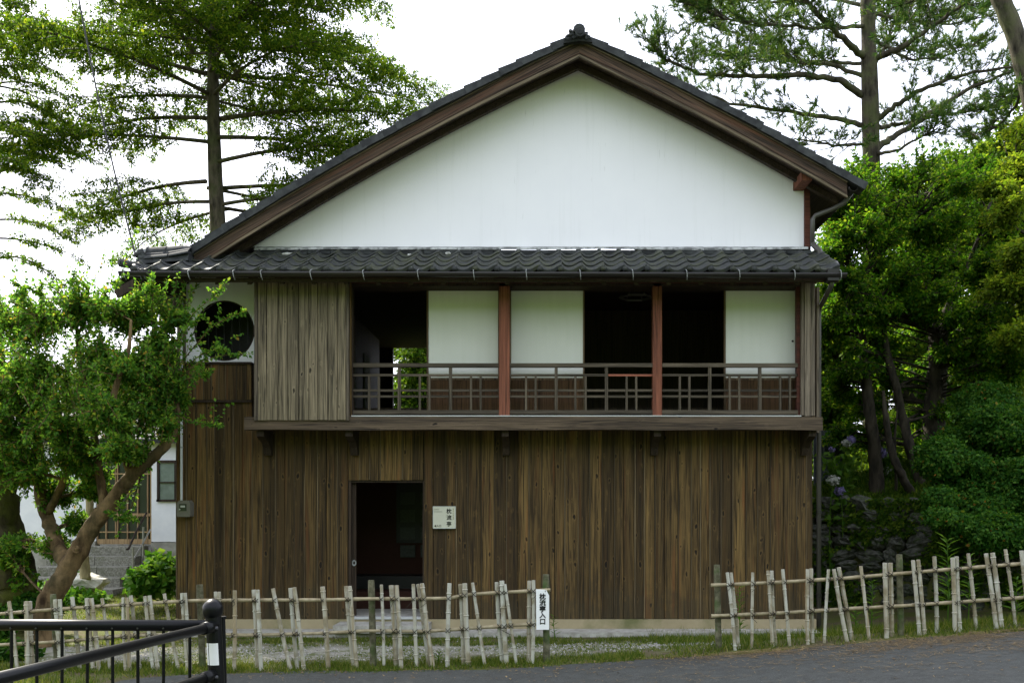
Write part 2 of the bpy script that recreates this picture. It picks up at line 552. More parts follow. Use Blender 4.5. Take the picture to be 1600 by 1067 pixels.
def ground_z(X, Y):
    X = np.asarray(X, float); Y = np.asarray(Y, float)
    k = smooth(-2.75, -.4, Y)
    z = road_z(X)*(1-k) + np.clip((X-3.2)*.05, 0, .4)*k
    s = wall_s(X, Y)
    up = smooth(-.02, .30, s) * smooth(-2.6, .1, wall_t(X, Y))
    hill = 1.55 + .42*np.clip(s, 0, 9)
    hill = hill * smooth(-2.6, .6, wall_t(X, Y))
    z = np.where(s > -.05, np.maximum(z, z*(1-up) + hill*up), z)
    z = z + .9*smooth(-17, -30, Y)*0
    # unseen green slope behind the photographer, added to bounce green light under the eaves
    z = z + np.clip((-Y-24)*.75, 0, 13)
    return z


def grid_sheet(name, xs, ys, zf, mat, dz=0.0, keep=None, **t):
    X, Y = np.meshgrid(xs, ys)
    Z = zf(X, Y) + dz
    v = np.stack([X.ravel(), Y.ravel(), Z.ravel()], 1)
    nx, ny = len(xs), len(ys)
    i, j = np.meshgrid(np.arange(nx-1), np.arange(ny-1))
    a = (j*nx+i).ravel()
    f = np.stack([a, a+1, a+nx+1, a+nx], 1)
    if keep is not None:
        c = v[f].mean(1); f = f[keep(c[:, 0], c[:, 1])]
    me = np_mesh(name, v, f, mat)
    me.polygons.foreach_set('use_smooth', [True]*len(me.polygons))
    return link(name, me, **t)


def ground_mat():
    s = NT('garden_ground')
    v = s.coords(rand=False)
    sx = s.n('SeparateXYZ', Vector=v)
    x, y = sx.outputs[0], sx.outputs[1]
    n = s.noise(v, .9, 5, .6); nf = s.noise(v, 45, 4, .7); nm = s.noise(v, 5, 5, .65)
    wob = s.math('MULTIPLY', s.math('SUBTRACT', n, .5), 1.6)
    yy = s.math('ADD', y, wob); xx = s.math('ADD', x, wob)
    def band(c, a, b, w):
        return s.math('MULTIPLY', s.ramp(s.math('MULTIPLY', s.math('SUBTRACT', c, a-w), 1/(2*w)), [(0, 0), (1, 1)]),
                      s.ramp(s.math('MULTIPLY', s.math('SUBTRACT', b+w, c), 1/(2*w)), [(0, 0), (1, 1)]))
    gravel = s.math('MULTIPLY', band(yy, -2.25, -1.1, .3), band(xx, -7.5, 1.9, .5))
    grass = s.mix(nm, (.045, .065, .012), (.12, .125, .034))
    soil = s.mix(nf, (.06, .048, .028), (.13, .105, .065))
    base = s.mix(s.ramp(s.noise(v, 2.2, 5, .65), [(.45, 0), (.62, 1)]), grass, soil)
    gr = s.mix(s.ramp(nf, [(.35, 0), (.65, 1)]), (.14, .135, .105), (.40, .385, .32))
    gr = s.mix(s.ramp(s.noise(v, 2.6, 5, .65), [(.46, 0), (.62, 1)]), gr, (.085, .105, .030))
    col = s.mix(gravel, base, gr)
    bank = s.ramp(s.math('MULTIPLY', s.math('SUBTRACT', sx.outputs[2], .9), 2.0), [(0, 0), (1, 1)])
    col = s.mix(bank, col, s.mix(nm, (.022, .040, .008), (.075, .105, .018)))
    far = s.ramp(s.math('MULTIPLY', s.math('SUBTRACT', -22.0, y), .25), [(0, 0), (1, 1)])  # green colour of the unseen slope added for bounce light
    col = s.mix(far, col, s.mix(nm, (.040, .085, .014), (.085, .15, .025)))
    return s.finish(col, .95, s.math('ADD', nf, nm), .6, .03, .1)


def asphalt_mat():
    s = NT('asphalt')
    v = s.coords(rand=False)
    n = s.noise(v, 75, 4, .8); p = s.noise(v, .8, 5, .6); q = s.noise(v, 9, 5, .6)
    col = s.mix(s.ramp(n, [(.38, 0), (.66, 1)]), (.012, .013, .0115), (.080, .086, .074))
    col = s.mix(s.math('MULTIPLY', s.ramp(p, [(.4, 0), (.7, 1)]), .5), col, (.032, .032, .028))
    col = s.mix(s.math('MULTIPLY', s.ramp(q, [(.42, 0), (.62, 1)]), .4), col, (.072, .077, .069))
    w = s.ramp(s.noise(v, 85, 1, .5), [(.72, 0), (.77, 1)])
    col = s.mix(s.math('MULTIPLY', w, .7), col, (.28, .28, .25))
    return s.finish(col, .8, s.math('ADD', n, s.math('MULTIPLY', q, .3)), .6, .012, .35)


M['ground'] = ground_mat()
M['asphalt'] = asphalt_mat()
gx = np.unique(np.concatenate([np.linspace(-160, -14, 26), np.arange(-14, 14, .22), np.linspace(14, 160, 26)]))
gy = np.unique(np.concatenate([np.linspace(-120, -8, 30), np.arange(-8, 14, .22), np.linspace(14, 260, 30)]))
grid_sheet('ground', gx, gy, ground_z, M['ground'], kind='structure')


def road_edge_x(Y): return np.interp(Y, [-40, -9, -6, -4.4, -3.4, -3.0], [-3.3, -3.3, -3.7, -4.2, -3.95, -3.2])


rx = np.arange(-6.0, 40.1, .25)
ry = np.arange(0, 1.0001, 1/40)
RXp, RYp = [], []
nx, ny = 120, 50
vv, ff = [], []
for j in range(ny):
    b = (j/(ny-1))**1.6
    for i in range(nx):
        a = i/(nx-1)
        Yf = -3.02 - b*17
        x0 = float(road_edge_x(Yf)); X = x0 + (60-x0)*a**2.2
        # the far edge follows the fence line a little unevenly
        Y = Yf + (.05*math.sin(X*2.3)+.035*math.sin(X*5.1+1) - .12*max(0, min(1, (X+4)/4)))*(1-b)**6
        vv.append((X, Y, float(road_z(X)) + .010))
for j in range(ny-1):
    for i in range(nx-1):
        a = j*nx+i; ff.append((a, a+nx, a+nx+1, a+1))
rm = bpy.data.meshes.new('road'); rm.from_pydata(vv, [], ff); rm.materials.append(M['asphalt']); rm.update()
rm.polygons.foreach_set('use_smooth', [True]*len(rm.polygons))
link('road', rm, kind='structure')

# ------------------------------------------------------------------ the house
house = thing('wooden_house', 'two-storey dark timber house with white plaster gable and tiled roofs', 'house')
XL, XR = PXx(277, 0), PXx(1269, 0)
YB = 6.2                                                   # rear wall
Z_SILL = PZ(966, 0)
Z_FLOOR2 = 2.72


def hb(name, mat, x0, x1, y0, y1, z0, z1, parent=house, c=0.0, **t):
    return box_part(name, M[mat], parent, x0, x1, y0, y1, z0, z1, c, **t)


foundation = hb('foundation', 'found', XL-.02, XR+.04, -.05, YB+.05, -.25, Z_SILL-.004)
hb('concrete_apron', 'slab', XL+.02, XR, -.42, -.054, -.25, .06)
# body: side walls, rear wall with an open window upstairs, floors and ceilings
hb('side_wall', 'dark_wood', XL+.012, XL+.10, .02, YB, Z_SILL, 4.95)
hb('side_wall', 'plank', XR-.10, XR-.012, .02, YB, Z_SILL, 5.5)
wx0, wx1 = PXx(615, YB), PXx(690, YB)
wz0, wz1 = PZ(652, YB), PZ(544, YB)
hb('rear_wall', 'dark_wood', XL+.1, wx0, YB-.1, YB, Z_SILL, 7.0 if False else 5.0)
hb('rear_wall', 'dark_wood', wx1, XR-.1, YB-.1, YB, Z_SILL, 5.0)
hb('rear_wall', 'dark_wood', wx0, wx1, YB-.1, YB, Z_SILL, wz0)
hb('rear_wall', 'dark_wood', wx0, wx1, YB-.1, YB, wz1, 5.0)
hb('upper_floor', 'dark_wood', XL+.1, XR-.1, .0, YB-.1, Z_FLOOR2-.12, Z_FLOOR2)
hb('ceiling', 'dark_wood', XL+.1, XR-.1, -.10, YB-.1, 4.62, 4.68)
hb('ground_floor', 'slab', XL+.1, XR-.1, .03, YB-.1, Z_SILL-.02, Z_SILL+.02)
# upstairs rooms: a corridor partition with pale sliding panels seen through the left opening
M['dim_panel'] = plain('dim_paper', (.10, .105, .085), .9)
part_x = XL + 1.75
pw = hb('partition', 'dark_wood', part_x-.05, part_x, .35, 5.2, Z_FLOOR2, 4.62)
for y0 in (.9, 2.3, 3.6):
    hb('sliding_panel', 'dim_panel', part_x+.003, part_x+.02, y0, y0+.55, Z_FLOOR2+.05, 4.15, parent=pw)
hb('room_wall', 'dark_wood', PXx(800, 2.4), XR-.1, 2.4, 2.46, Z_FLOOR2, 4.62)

DX0, DX1, DZ1 = PXx(545, 0), PXx(663, 0), PZ(750, 0)
# entrance hall behind the doorway
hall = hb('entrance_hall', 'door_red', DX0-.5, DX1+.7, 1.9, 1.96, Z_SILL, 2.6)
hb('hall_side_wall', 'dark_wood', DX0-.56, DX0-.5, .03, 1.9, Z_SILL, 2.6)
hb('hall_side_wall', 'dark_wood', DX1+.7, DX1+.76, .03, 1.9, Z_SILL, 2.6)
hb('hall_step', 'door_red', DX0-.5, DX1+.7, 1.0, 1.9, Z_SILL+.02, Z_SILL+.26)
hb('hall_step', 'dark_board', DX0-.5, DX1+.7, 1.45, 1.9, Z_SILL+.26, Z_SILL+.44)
nbx0, nbx1 = PXx(619, 1.85), PXx(675, 1.85)
M['sheet'] = plain('dark_print', (.045, .05, .045), .5, var=.4, scale=30)
nb = hb('notice_board', 'dark_board', nbx0, nbx1, 1.86, 1.897, PZ(848, 1.85), PZ(752, 1.85))
for i in range(2):
    for j in range(4):
        a = nbx0 + .06 + i*.30; b = PZ(755, 1.85) - .05 - (j+1)*.26
        hb('pinned_sheet', 'sheet', a, a+.22, 1.853, 1.858, b, b+.18, parent=nb)
# sliding door pushed into its pocket on the left, with a round pull
door = hb('sliding_door', 'dark_wood', DX0-.30, PXx(557, .1), .07, .10, Z_SILL+.03, DZ1)
pull = MB()
px_, py_, pz_ = P(553.5, 879, .07)
for r0, r1, dy in ((.0, .014, -.004), (.014, .030, -.008)):
    k = 16
    ring0 = [(px_+r0*math.cos(2*math.pi*i/k), .07+dy, pz_+1.35*r0*math.sin(2*math.pi*i/k)) for i in range(k)]
    ring1 = [(px_+r1*math.cos(2*math.pi*i/k), .07+dy-.002, pz_+1.35*r1*math.sin(2*math.pi*i/k)) for i in range(k)]
    if r0 == 0: continue
    n0 = len(pull.v); pull.v += ring0 + ring1
    pull.f += [(n0+i, n0+(i+1) % k, n0+k+(i+1) % k, n0+k+i) for i in range(k)]
pull.build('door_pull', M['steel'], door)
hb('door_sill', 'sill', DX0+.05, DX1, -.07, .05, Z_SILL, Z_SILL+.028)
hb('door_step', 'slab', DX0-.1, DX1+.1, -.50, -.055, .061, Z_SILL-.03)
hb('door_jamb', 'dark_wood', DX0, DX0+.03, -.01, .12, Z_SILL, DZ1)
hb('door_jamb', 'dark_wood', DX1-.02, DX1, -.01, .12, Z_SILL, DZ1)
hb('door_header', 'dark_wood', DX0+.03, DX1-.02, 0, .12, DZ1-.03, DZ1+.02)

# lower wall: one board after another, lapped and uneven
inner = MB()
inner.box(XL+.02, DX0, .004, .03, Z_SILL, 3.45)
inner.box(DX1, XR-.02, .004, .03, Z_SILL, 2.9)
inner.box(DX0, DX1, .004, .03, DZ1, 2.9)
lower_wall = inner.build('lower_wall', M['dark_wood'], house)


def plank(x0, x1, z0, z1, yf, mat, parent, name='plank', th=.022):
    m = MB()
    yf += rnd.uniform(-.006, .004)
    c = rnd.uniform(.003, .006)
    h = z1 - z0
    tw = rnd.uniform(-.0025, .0025)
    o = [(c, 0), (x1-x0-c, tw), (x1-x0, c+tw), (x1-x0, th), (0, th), (0, c)]
    m.prism_z(o, 0, h)
    return m.build(name, mat, parent, loc=(x0, yf, z0))


def board_run(x0, x1, zfun, yf, mat, parent, w0, w1, gap=.005):
    x = x0
    while x < x1 - .02:
        w = rnd.uniform(w0, w1)
        if x + w > x1 - .06: w = x1 - x
        for z0, z1 in zfun(x, x+w):
            plank(x, x+w-gap, z0 + rnd.uniform(-.006, .004), z1, yf, mat, parent)
            if rnd.random() < .8:                # thin pale cover strip over the joint
                m = MB(); m.cbox(0, rnd.uniform(.010, .018), 0, .012, 0, z1-z0-.01, .003)
                m.build('cover_strip', M['strip'], parent, loc=(x-.006, yf-.0125, z0+.005))
        x += w


M['strip'] = wood('cover_strip', (.065, .046, .022), (.21, .155, .082), knots=False, var=.85)
DXa, DXb = PXx(540, 0), PXx(676, 0)
XS = PXx(395, 0)
zt = Z_FLOOR2 + .02
board_run(XL, XS, lambda a, b: [(Z_SILL, PZ(627, 0))], -.024, M['plank'], lower_wall, .10, .155)
board_run(XS, DX0-.005, lambda a, b: [(Z_SILL, zt)], -.024, M['plank'], lower_wall, .115, .165)
board_run(DX0, DX1, lambda a, b: [(DZ1, zt)], -.024, M['plank'], lower_wall, .12, .15)
plank(DX1, DX1+.115, Z_SILL, zt, -.036, M['plank'], lower_wall)
board_run(DX1+.118, XR, lambda a, b: [(Z_SILL, zt)], -.024, M['plank'], lower_wall, .115, .175)
# panel of boards under the round window, a touch proud of the boards below
up = hb('upper_board_panel', 'dark_wood', XL+.06, XS, -.012, .02, PZ(627, 0), PZ(569, 0))
board_run(XL+.045, XS, lambda a, b: [(PZ(625, 0), PZ(570, 0))], -.042, M['plank'], up, .09, .15)
hb('drip_rail', 'dark_wood', XL-.01, XS, -.06, 0, PZ(629, 0), PZ(625.5, 0))
hb('window_ledge', 'dark_wood', XL+.05, XS, -.07, 0, PZ(570, 0), PZ(566.5, 0))
for a, b, y0 in ((277, 282.5, -.02), (286, 291, -.04)):
    hb('corner_post', 'post_grey', PXx(a, 0), PXx(b, 0), y0, .08, PZ(568, 0) if a > 280 else PZ(625, 0), 4.62, c=.006)

# plaster panel with the round window
pm = MB()
cx, cz, rr_ = PXx(351, 0), PZ(517, 0), 46.5*CAM_D/FPX
x0, x1, z0, z1 = PXx(291, 0), PXx(397, 0)+.25, PZ(567, 0), 4.66
K = 64
for yy in (-.012, .05):
    for i in range(K):
        an = 2*math.pi*i/K
        ca, sa = math.cos(an), math.sin(an)
        pm.v.append((cx+rr_*ca, yy, cz+rr_*sa))
    for i in range(K):
        an = 2*math.pi*i/K
        ca, sa = math.cos(an), math.sin(an)
        tx = ((x1-cx)/ca if ca > 1e-6 else (x0-cx)/ca if ca < -1e-6 else 1e9)
        tz = ((z1-cz)/sa if sa > 1e-6 else (z0-cz)/sa if sa < -1e-6 else 1e9)
        t = max(min(tx, tz), rr_*1.002)
        pm.v.append((cx+t*ca, yy, cz+t*sa))
for i in range(K):
    j = (i+1) % K
    pm.f.append((i, K+i, K+j, j)); pm.f.append((2*K+j, 3*K+j, 3*K+i, 2*K+i)); pm.f.append((i, j, 2*K+j, 2*K+i))
plaster_panel = pm.build('plaster_panel', M['plaster'], house)
ring = MB()
ring.tube([(cx+rr_*math.cos(2*math.pi*i/40), .0, cz+rr_*math.sin(2*math.pi*i/40)) for i in range(41)], .014, 6, cap=False)
rw = ring.build('round_window', M['dark_wood'], house, smooth=True)
for k in range(-3, 4):
    xx = cx + k*.105; hh = math.sqrt(max(.01, rr_**2 - (k*.105)**2))
    hb('lattice_bar', 'dark_board', xx-.007, xx+.007, .30, .315, cz-hh, cz+hh, parent=rw)
hb('window_backing', 'dark_board', cx-.6, cx+.6, .55, .58, cz-.6, cz+.6, parent=rw)  # dark sheet set in for the unlit room behind the opening

# gable: plaster wall under the curved rake
AX, AZ = PXx(905, -.5), PZ(65, -.5)
TL, TR = 604*(CAM_D-.5)/FPX, 421*(CAM_D-.5)/FPX
def rake(t): return AZ - .4575*t - .0201*t*t
def rake_slope(t): return .4575 + .0402*t


gz0 = PZ(386, 0)
gxr = PXx(1256, 0)
poly = [(gxr, gz0)]
tr = gxr - AX
for i in range(13):
    t = tr*(1-i/12); poly.append((AX+t, rake(t)-.118))
tl = next(t for t in np.arange(3, 6, .005) if rake(t)-.118 < gz0 + .003)
for i in range(1, 15):
    t = tl*i/14; poly.append((AX-t, rake(t)-.118))
g = MB(); g.prism_y(poly[::-1], .0, .06)
g.build('gable_wall', M['plaster'], house)
hb('gable_post', 'redbeam', gxr+.001, gxr+.065, -.05, .06, gz0-.02, rake(tr+.05)-.12)
x_, _, z_ = P(1255, 282, -.25)
hb('purlin_end', 'redwood', PXx(1247, -.25), PXx(1263, -.25), -.42, .06, PZ(289, -.25), PZ(275, -.25))
# gable walls continue back under the roof so the eaves are closed
hb('eave_wall', 'dark_wood', gxr-.06, gxr, .065, YB, gz0-.1, 5.70)


def strip(mb, sgn, t0, t1, zt_, zb_, y0, y1, n=16):
    base = len(mb.v)
    for i in range(n+1):
        t = t0 + (t1-t0)*i/n; x = AX + sgn*t; z = rake(t)
        mb.v += [(x, y0, z+zb_), (x, y1, z+zb_), (x, y1, z+zt_), (x, y0, z+zt_)]
    for i in range(n):
        a = base+4*i; b = a+4
        for k in range(4):
            q = (a+k, b+k, b+(k+1) % 4, a+(k+1) % 4)
            mb.f.append(q if sgn < 0 else q[::-1])
    mb.f.append((base, base+1, base+2, base+3)[::(-1 if sgn > 0 else 1)]); e = base+4*n
    mb.f.append((e+3, e+2, e+1, e)[::(-1 if sgn > 0 else 1)])
    return mb


main_roof = MB()
strip(main_roof, -1, 0, TL, -.004, -.11, -.455, YB+.5)
strip(main_roof, 1, 0, TR, -.004, -.11, -.455, YB+.5)
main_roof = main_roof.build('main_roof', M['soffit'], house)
for sgn, T in ((-1, TL), (1, TR)):
    m = MB(); strip(m, sgn, 0, T-.02, -.001, -.195, -.50, -.457)
    sfx = '_l' if sgn < 0 else '_r'
    bb = m.build('bargeboard', M['barge'+sfx], house)
    for a, b, yo, mt in ((.0, -.016, -.522, 'barge_pale'), (-.135, -.150, -.512, 'barge'), (-.172, -.205, -.526, 'barge_pale'), (-.150, -.172, -.506, 'barge'),):
        m = MB(); strip(m, sgn, .0, T-.02, a, b, yo, -.5005)
        m.build('moulding', M[mt+sfx], bb)
    m = MB(); strip(m, sgn, 0, T-.05, -.113, -.20, -.20, -.12)
    m.build('rafter', M['soffit'], house)

# curved tile used all over the pent roof
TW, TLN = .2555, .305
def tile_profile(u): return .058*(.5+.5*math.cos(2*math.pi*u**.74))**1.5


def make_tile(eave=False):
    m = MB(); n = 10; th = .016
    us = [i/n for i in range(n+1)]
    ys = [0, .012, TLN]
    for y in ys:
        for u in us: m.v.append((u*TW*1.06, y, tile_profile(u) + (-.004 if y == 0 else 0)))
    for y in ys:
        for u in us: m.v.append((u*TW*1.06, y, tile_profile(u) - th))
    k = n+1; o = 3*k
    for j in range(2):
        for i in range(n):
            a = j*k+i
            m.f.append((a, a+1, a+k+1, a+k)); m.f.append((o+a, o+a+k, o+a+k+1, o+a+1))
    for i in range(n): m.f.append((i, o+i, o+i+1, i+1))
    for j in range(2):
        for i in (0, n):
            a = j*k+i; q = (a, a+k, o+a+k, o+a); m.f.append(q if i == 0 else q[::-1])
    if eave:                                     # hanging lip and round end cap below the crest
        b = len(m.v)
        for u in us: m.v += [(u*TW*1.06, -.004, tile_profile(u)-.006), (u*TW*1.06, -.004, tile_profile(u)-.045-.006*math.sin(math.pi*u))]
        for i in range(n): m.f.append((b+2*i, b+2*i+1, b+2*i+3, b+2*i+2))
        for rr0, yo in ((.036, -.022), (.026, -.030)):
            b = len(m.v); kk = 12; ccx, ccz = .012, .006
            for i in range(kk): m.v.append((ccx+rr0*math.cos(2*math.pi*i/kk), yo, ccz+rr0*math.sin(2*math.pi*i/kk)))
            for i in range(kk): m.v.append((ccx+rr0*math.cos(2*math.pi*i/kk), .05, ccz+rr0*math.sin(2*math.pi*i/kk)))
            m.f.append(tuple(b+i for i in range(kk)))
            m.f += [(b+(i+1) % kk, b+i, b+kk+i, b+kk+(i+1) % kk) for i in range(kk)]
    return m.mesh('roof_tile', M['tile'], True)


tile_me, eave_me = make_tile(), make_tile(True)
# pent roof across the front
E_Y, E_Z = -.93, PZ(423, -.93)
T_Z = 4.915
slope = math.atan2(T_Z-E_Z, -E_Y)
PXL, PXR = PXx(205, -.93), PXx(1316, -.93)
pr = MB()
pr.quadbox([(PXL, E_Y+.03, E_Z-.075), (PXR, E_Y+.03, E_Z-.075), (PXR-.05, .0, T_Z-.075), (PXL+.1, .0, T_Z-.075),
            (PXL, E_Y+.03, E_Z-.02), (PXR, E_Y+.03, E_Z-.02), (PXR-.05, .0, T_Z-.02), (PXL+.1, .0, T_Z-.02)])
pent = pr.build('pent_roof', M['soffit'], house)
exposure = .232
for row in range(4):
    n = int((PXR-PXL-.05)/TW)
    for c in range(n+1):
        x = PXL + .03 + c*TW
        if row >= 2 and c == 0: continue
        if x + TW > PXR + .06: continue
        s_ = row*exposure
        o = link('eave_tile' if row == 0 else 'roof_tile', eave_me if row == 0 else tile_me, pent,
                 (x + rnd.uniform(-.006, .006), E_Y - .03 + s_*math.cos(slope), E_Z + .005 + s_*math.sin(slope) + rnd.uniform(0, .006)))
        o.rotation_euler = (slope - .075 + rnd.uniform(-.012, .012), rnd.uniform(-.012, .012), rnd.uniform(-.02, .02))
# flat courses and flashing where the pent roof meets the gable
for row, (ya, yb, yy) in enumerate(((398.5, 404.5, -.20), (392, 398, -.16))):
    x = PXx(405 if row else 392, yy)
    while x < PXx(1268, yy):
        w = rnd.uniform(.27, .33)
        dz = rnd.uniform(-.006, .006)
        m = MB(); m.quadbox([(x, yy-.03, PZ(yb, yy)+dz), (x+w-.008, yy-.03, PZ(yb, yy)+dz), (x+w-.008, .0, PZ(yb, yy)+.02), (x, .0, PZ(yb, yy)+.02),
                             (x, yy-.03, PZ(ya, yy)+dz-.008), (x+w-.008, yy-.03, PZ(ya, yy)+dz-.008), (x+w-.008, .0, PZ(ya, yy)+.05), (x, .0, PZ(ya, yy)+.05)])
        m.build('flat_tile', M['tile_plain'], pent)
        x += w
xa = PXx(398, -.12)
for i, b in enumerate((560, 715, 812, 930, 1100, 1262)):
    xb = PXx(b, -.12); dz = rnd.uniform(-.008, .008)
    m = MB(); m.quadbox([(xa, -.15, PZ(391, -.12)+dz), (xb, -.15, PZ(391, -.12)-dz), (xb, -.003, PZ(389, 0)), (xa, -.003, PZ(389, 0)),
                         (xa, -.145, PZ(387.5, -.12)+dz), (xb, -.145, PZ(387.5, -.12)-dz), (xb, -.003, PZ(385.5, 0)), (xa, -.003, PZ(385.5, 0))])
    m.build('flashing', M['lead'], pent); xa = xb + .004
for px, py in ((452, 397), (700, 396), (818, 414), (640, 399), (560, 401)):
    m = MB(); m.blob((0, 0, 0), (.035 if px != 452 else .09, .02, .018), px, .3); m.build('mortar_lump', M['mortar'], pent, loc=P(px, py, -.24 if py < 410 else -.62))
# rafters and dark boxing under the pent roof
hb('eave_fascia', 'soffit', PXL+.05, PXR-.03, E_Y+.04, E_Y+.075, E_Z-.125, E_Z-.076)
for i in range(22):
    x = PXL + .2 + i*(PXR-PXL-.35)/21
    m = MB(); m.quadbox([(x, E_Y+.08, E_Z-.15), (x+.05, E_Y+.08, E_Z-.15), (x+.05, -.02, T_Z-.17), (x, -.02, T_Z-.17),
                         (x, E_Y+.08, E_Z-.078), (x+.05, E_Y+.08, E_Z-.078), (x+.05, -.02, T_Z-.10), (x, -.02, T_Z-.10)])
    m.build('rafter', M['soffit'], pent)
# round corner tile, stacked ridge tiles and the end ornament at the left
x, y, z = P(191, 411, -.96)
m = MB(); m.tube([(x-.02, y-.02, z), (x+.12, y+.12, z-.01), (x+.30, y+.28, z-.045)], [.052, .046, .03], 12); m.build('corner_tile', M['tile_plain'], pent, smooth=False)
m = MB(); m.tube([(x-.03, y-.03, z), (x-.02, y-.02, z)], .034, 12); m.build('corner_tile_cap', M['tile_plain'], pent)
def half_tile(x0, x1, z0, z1, y, r, h, name='ridge_tile', mat='tile_plain'):
    m = MB(); k = 8
    for x, z in ((x0, z0), (x1, z1)):
        for i in range(k+1):
            a = math.pi*i/k; m.v.append((x, y - r*math.cos(a), z + h*math.sin(a)))
    for i in range(k): m.f.append((i, i+1, k+2+i, k+1+i))
    m.f.append(tuple(range(k, -1, -1))); m.f.append(tuple(range(k+1, 2*k+2))); m.f.append((0, k+1, 2*k+1, k))
    m.build(name, M[mat], pent)
hx = lambda p: PXx(p, -.55)
hz = lambda p: PZ(p, -.55)
m = MB(); m.quadbox([(hx(225), -.72, hz(417)), (hx(300), -.70, hz(411)), (hx(300), -.3, hz(411)), (hx(225), -.3, hz(417)),
                     (hx(225), -.70, hz(409)), (hx(300), -.66, hz(399)), (hx(300), -.34, hz(399)), (hx(225), -.34, hz(409))]); m.build('ridge_bed', M['tile_plain'], pent)
for a, b, za, zb in ((232, 268, 409, 406), (270, 300, 405.5, 400)):
    half_tile(hx(a), hx(b), hz(za), hz(zb), -.62, .09, .055)
for a, b, za, zb in ((228, 262, 402.5, 400.5), (263, 300, 400.5, 395)):
    half_tile(hx(a), hx(b), hz(za), hz(zb), -.56, .10, .05)
for a, b, za, zb in ((222, 256, 396.5, 395), (258, 286, 395, 393), (284, 300, 393, 394)):
    half_tile(hx(a), hx(b), hz(za), hz(zb), -.50, .11, .085)
for a in (226, 256):
    half_tile(hx(a), hx(a+5), hz(396.5), hz(396), -.50, .125, .10, mat='lead' if a == 226 else 'tile_plain')
for px, py, r in ((217, 409, .04), (222, 401, .05), (219, 395, .05), (213, 399, .03), (228, 410, .045)):
    m = MB(); m.blob((0, 0, 0), (r*1.2, r, r), px, .2); m.build('ridge_end_ornament', M['tile_plain'], pent, loc=P(px, py, -.66))

# roof over the left side of the house
SX0, SX1 = PXx(180, .15), XL+.02
SZ0, SZ1 = PZ(452, .15), PZ(452, .15)+.50
m = MB(); m.quadbox([(SX0, .12, SZ0-.06), (SX1, .12, SZ1-.06), (SX1, YB, SZ1-.06), (SX0, YB, SZ0-.06), (SX0, .12, SZ0-.01), (SX1, .12, SZ1-.01), (SX1, YB, SZ1-.01), (SX0, YB, SZ0-.01)])
side_roof = m.build('side_roof', M['soffit'], house)
m = MB(); m.quadbox([(SX0+.06, .07, SZ0-.13), (SX1, .07, SZ1-.16), (SX1, .118, SZ1-.16), (SX0+.06, .118, SZ0-.13), (SX0+.02, .07, SZ0-.03), (SX1, .07, SZ1-.02), (SX1, .118, SZ1-.02), (SX0+.02, .118, SZ0-.03)])
m.build('bargeboard', M['dark_wood'], side_roof)
ss = math.atan2(SZ1-SZ0, SX1-SX0)
for row in range(4):
    for c in range(24):
        s_ = row*.25
        o = link('roof_tile', tile_me, side_roof, (SX0-.03+s_*math.cos(ss), .12+TW*(c+1), SZ0+.02+s_*math.sin(ss)))
        o.rotation_euler = (ss-.06, 0, -math.pi/2)
        o.rotation_euler = (Matrix.Rotation(-math.pi/2, 3, 'Z') @ Matrix.Rotation(ss-.06, 3, 'X')).to_euler()
hb('side_soffit', 'soffit', XL-.33, XL+.01, .0, YB, 4.36, 4.40)
m = MB(); m.quadbox([(XL-.34, -.55, 4.30), (XL+.12, -.10, 4.30), (XL+.12, .0, 4.30), (XL-.34, .0, 4.30), (XL-.34, -.55, 4.50), (XL+.12, -.10, 4.62), (XL+.12, .0, 4.62), (XL-.34, .0, 4.50)]); m.build('corner_boxing', M['soffit'], house)

# main roof tiles: the verge course one by one, the field joined
vm = MB(); vm.quadbox([(0, 0, -.035), (.30, 0, -.035), (.30, .26, -.035), (0, .26, -.035), (0, 0, .06), (.30, 0, .05), (.30, .26, .05), (0, .26, .06)])
verge_me = {}
for sgn in (-1, 1):
    m = MB(); m.quadbox([(0, 0, -.03), (sgn*.30, 0, -.03), (sgn*.30, .26, -.03), (0, .26, -.03), (0, .012, .052), (sgn*.30, .012, .072), (sgn*.30, .26, .072), (0, .26, .052)])
    if sgn < 0: m.f = [f[::-1] for f in m.f]
    verge_me[sgn] = m.mesh('verge_tile', M['tile_plain'])
for sgn, T in ((-1, TL), (1, TR)):
    n = int(T/.2145)
    for i in range(n+1):
        t = .06 + i*.2145
        an = math.atan(rake_slope(t+.15))
        o = link('verge_tile', verge_me[sgn], main_roof, (AX+sgn*t, -.565 + rnd.uniform(-.008, .008), rake(t)+.035+rnd.uniform(-.004, .004)))
        o.rotation_euler = (0, sgn*(an-.02), 0)
fv, fq = [], []
for sgn, T in ((-1, TL), (1, TR)):
    nrow = int(T/.2145); ncol = 27; npf = 6
    for r in range(nrow):
        ta, tb = .1 + r*.2145, .1 + (r+1)*.2145 + .02
        b = len(fv)
        for t, lift in ((ta, .02), (tb, .05), (tb, .025)):
            for k in range(ncol*npf+1):
                fv.append((AX+sgn*t, -.30 + k*TW/npf, rake(t)+lift+tile_profile((k % npf)/npf)*.9))
        w = ncol*npf+1
        for q in range(2):
            for k in range(w-1):
                a = b+q*w+k; ql = (a, a+1, a+w+1, a+w); fq.append(ql if sgn < 0 else ql[::-1])
link('tile_field', np_mesh('tile_field', np.array(fv), np.array(fq), M['tile']), main_roof, kind='stuff')
m = MB(); m.box(AX-.11, AX+.11, -.50, YB+.5, AZ-.02, AZ+.12); m.build('ridge_course', M['tile_plain'], main_roof)
m = MB(); m.tube([(AX, -.52, AZ+.14), (AX, YB+.5, AZ+.14)], .075, 10); m.build('ridge_cap', M['tile_plain'], main_roof)
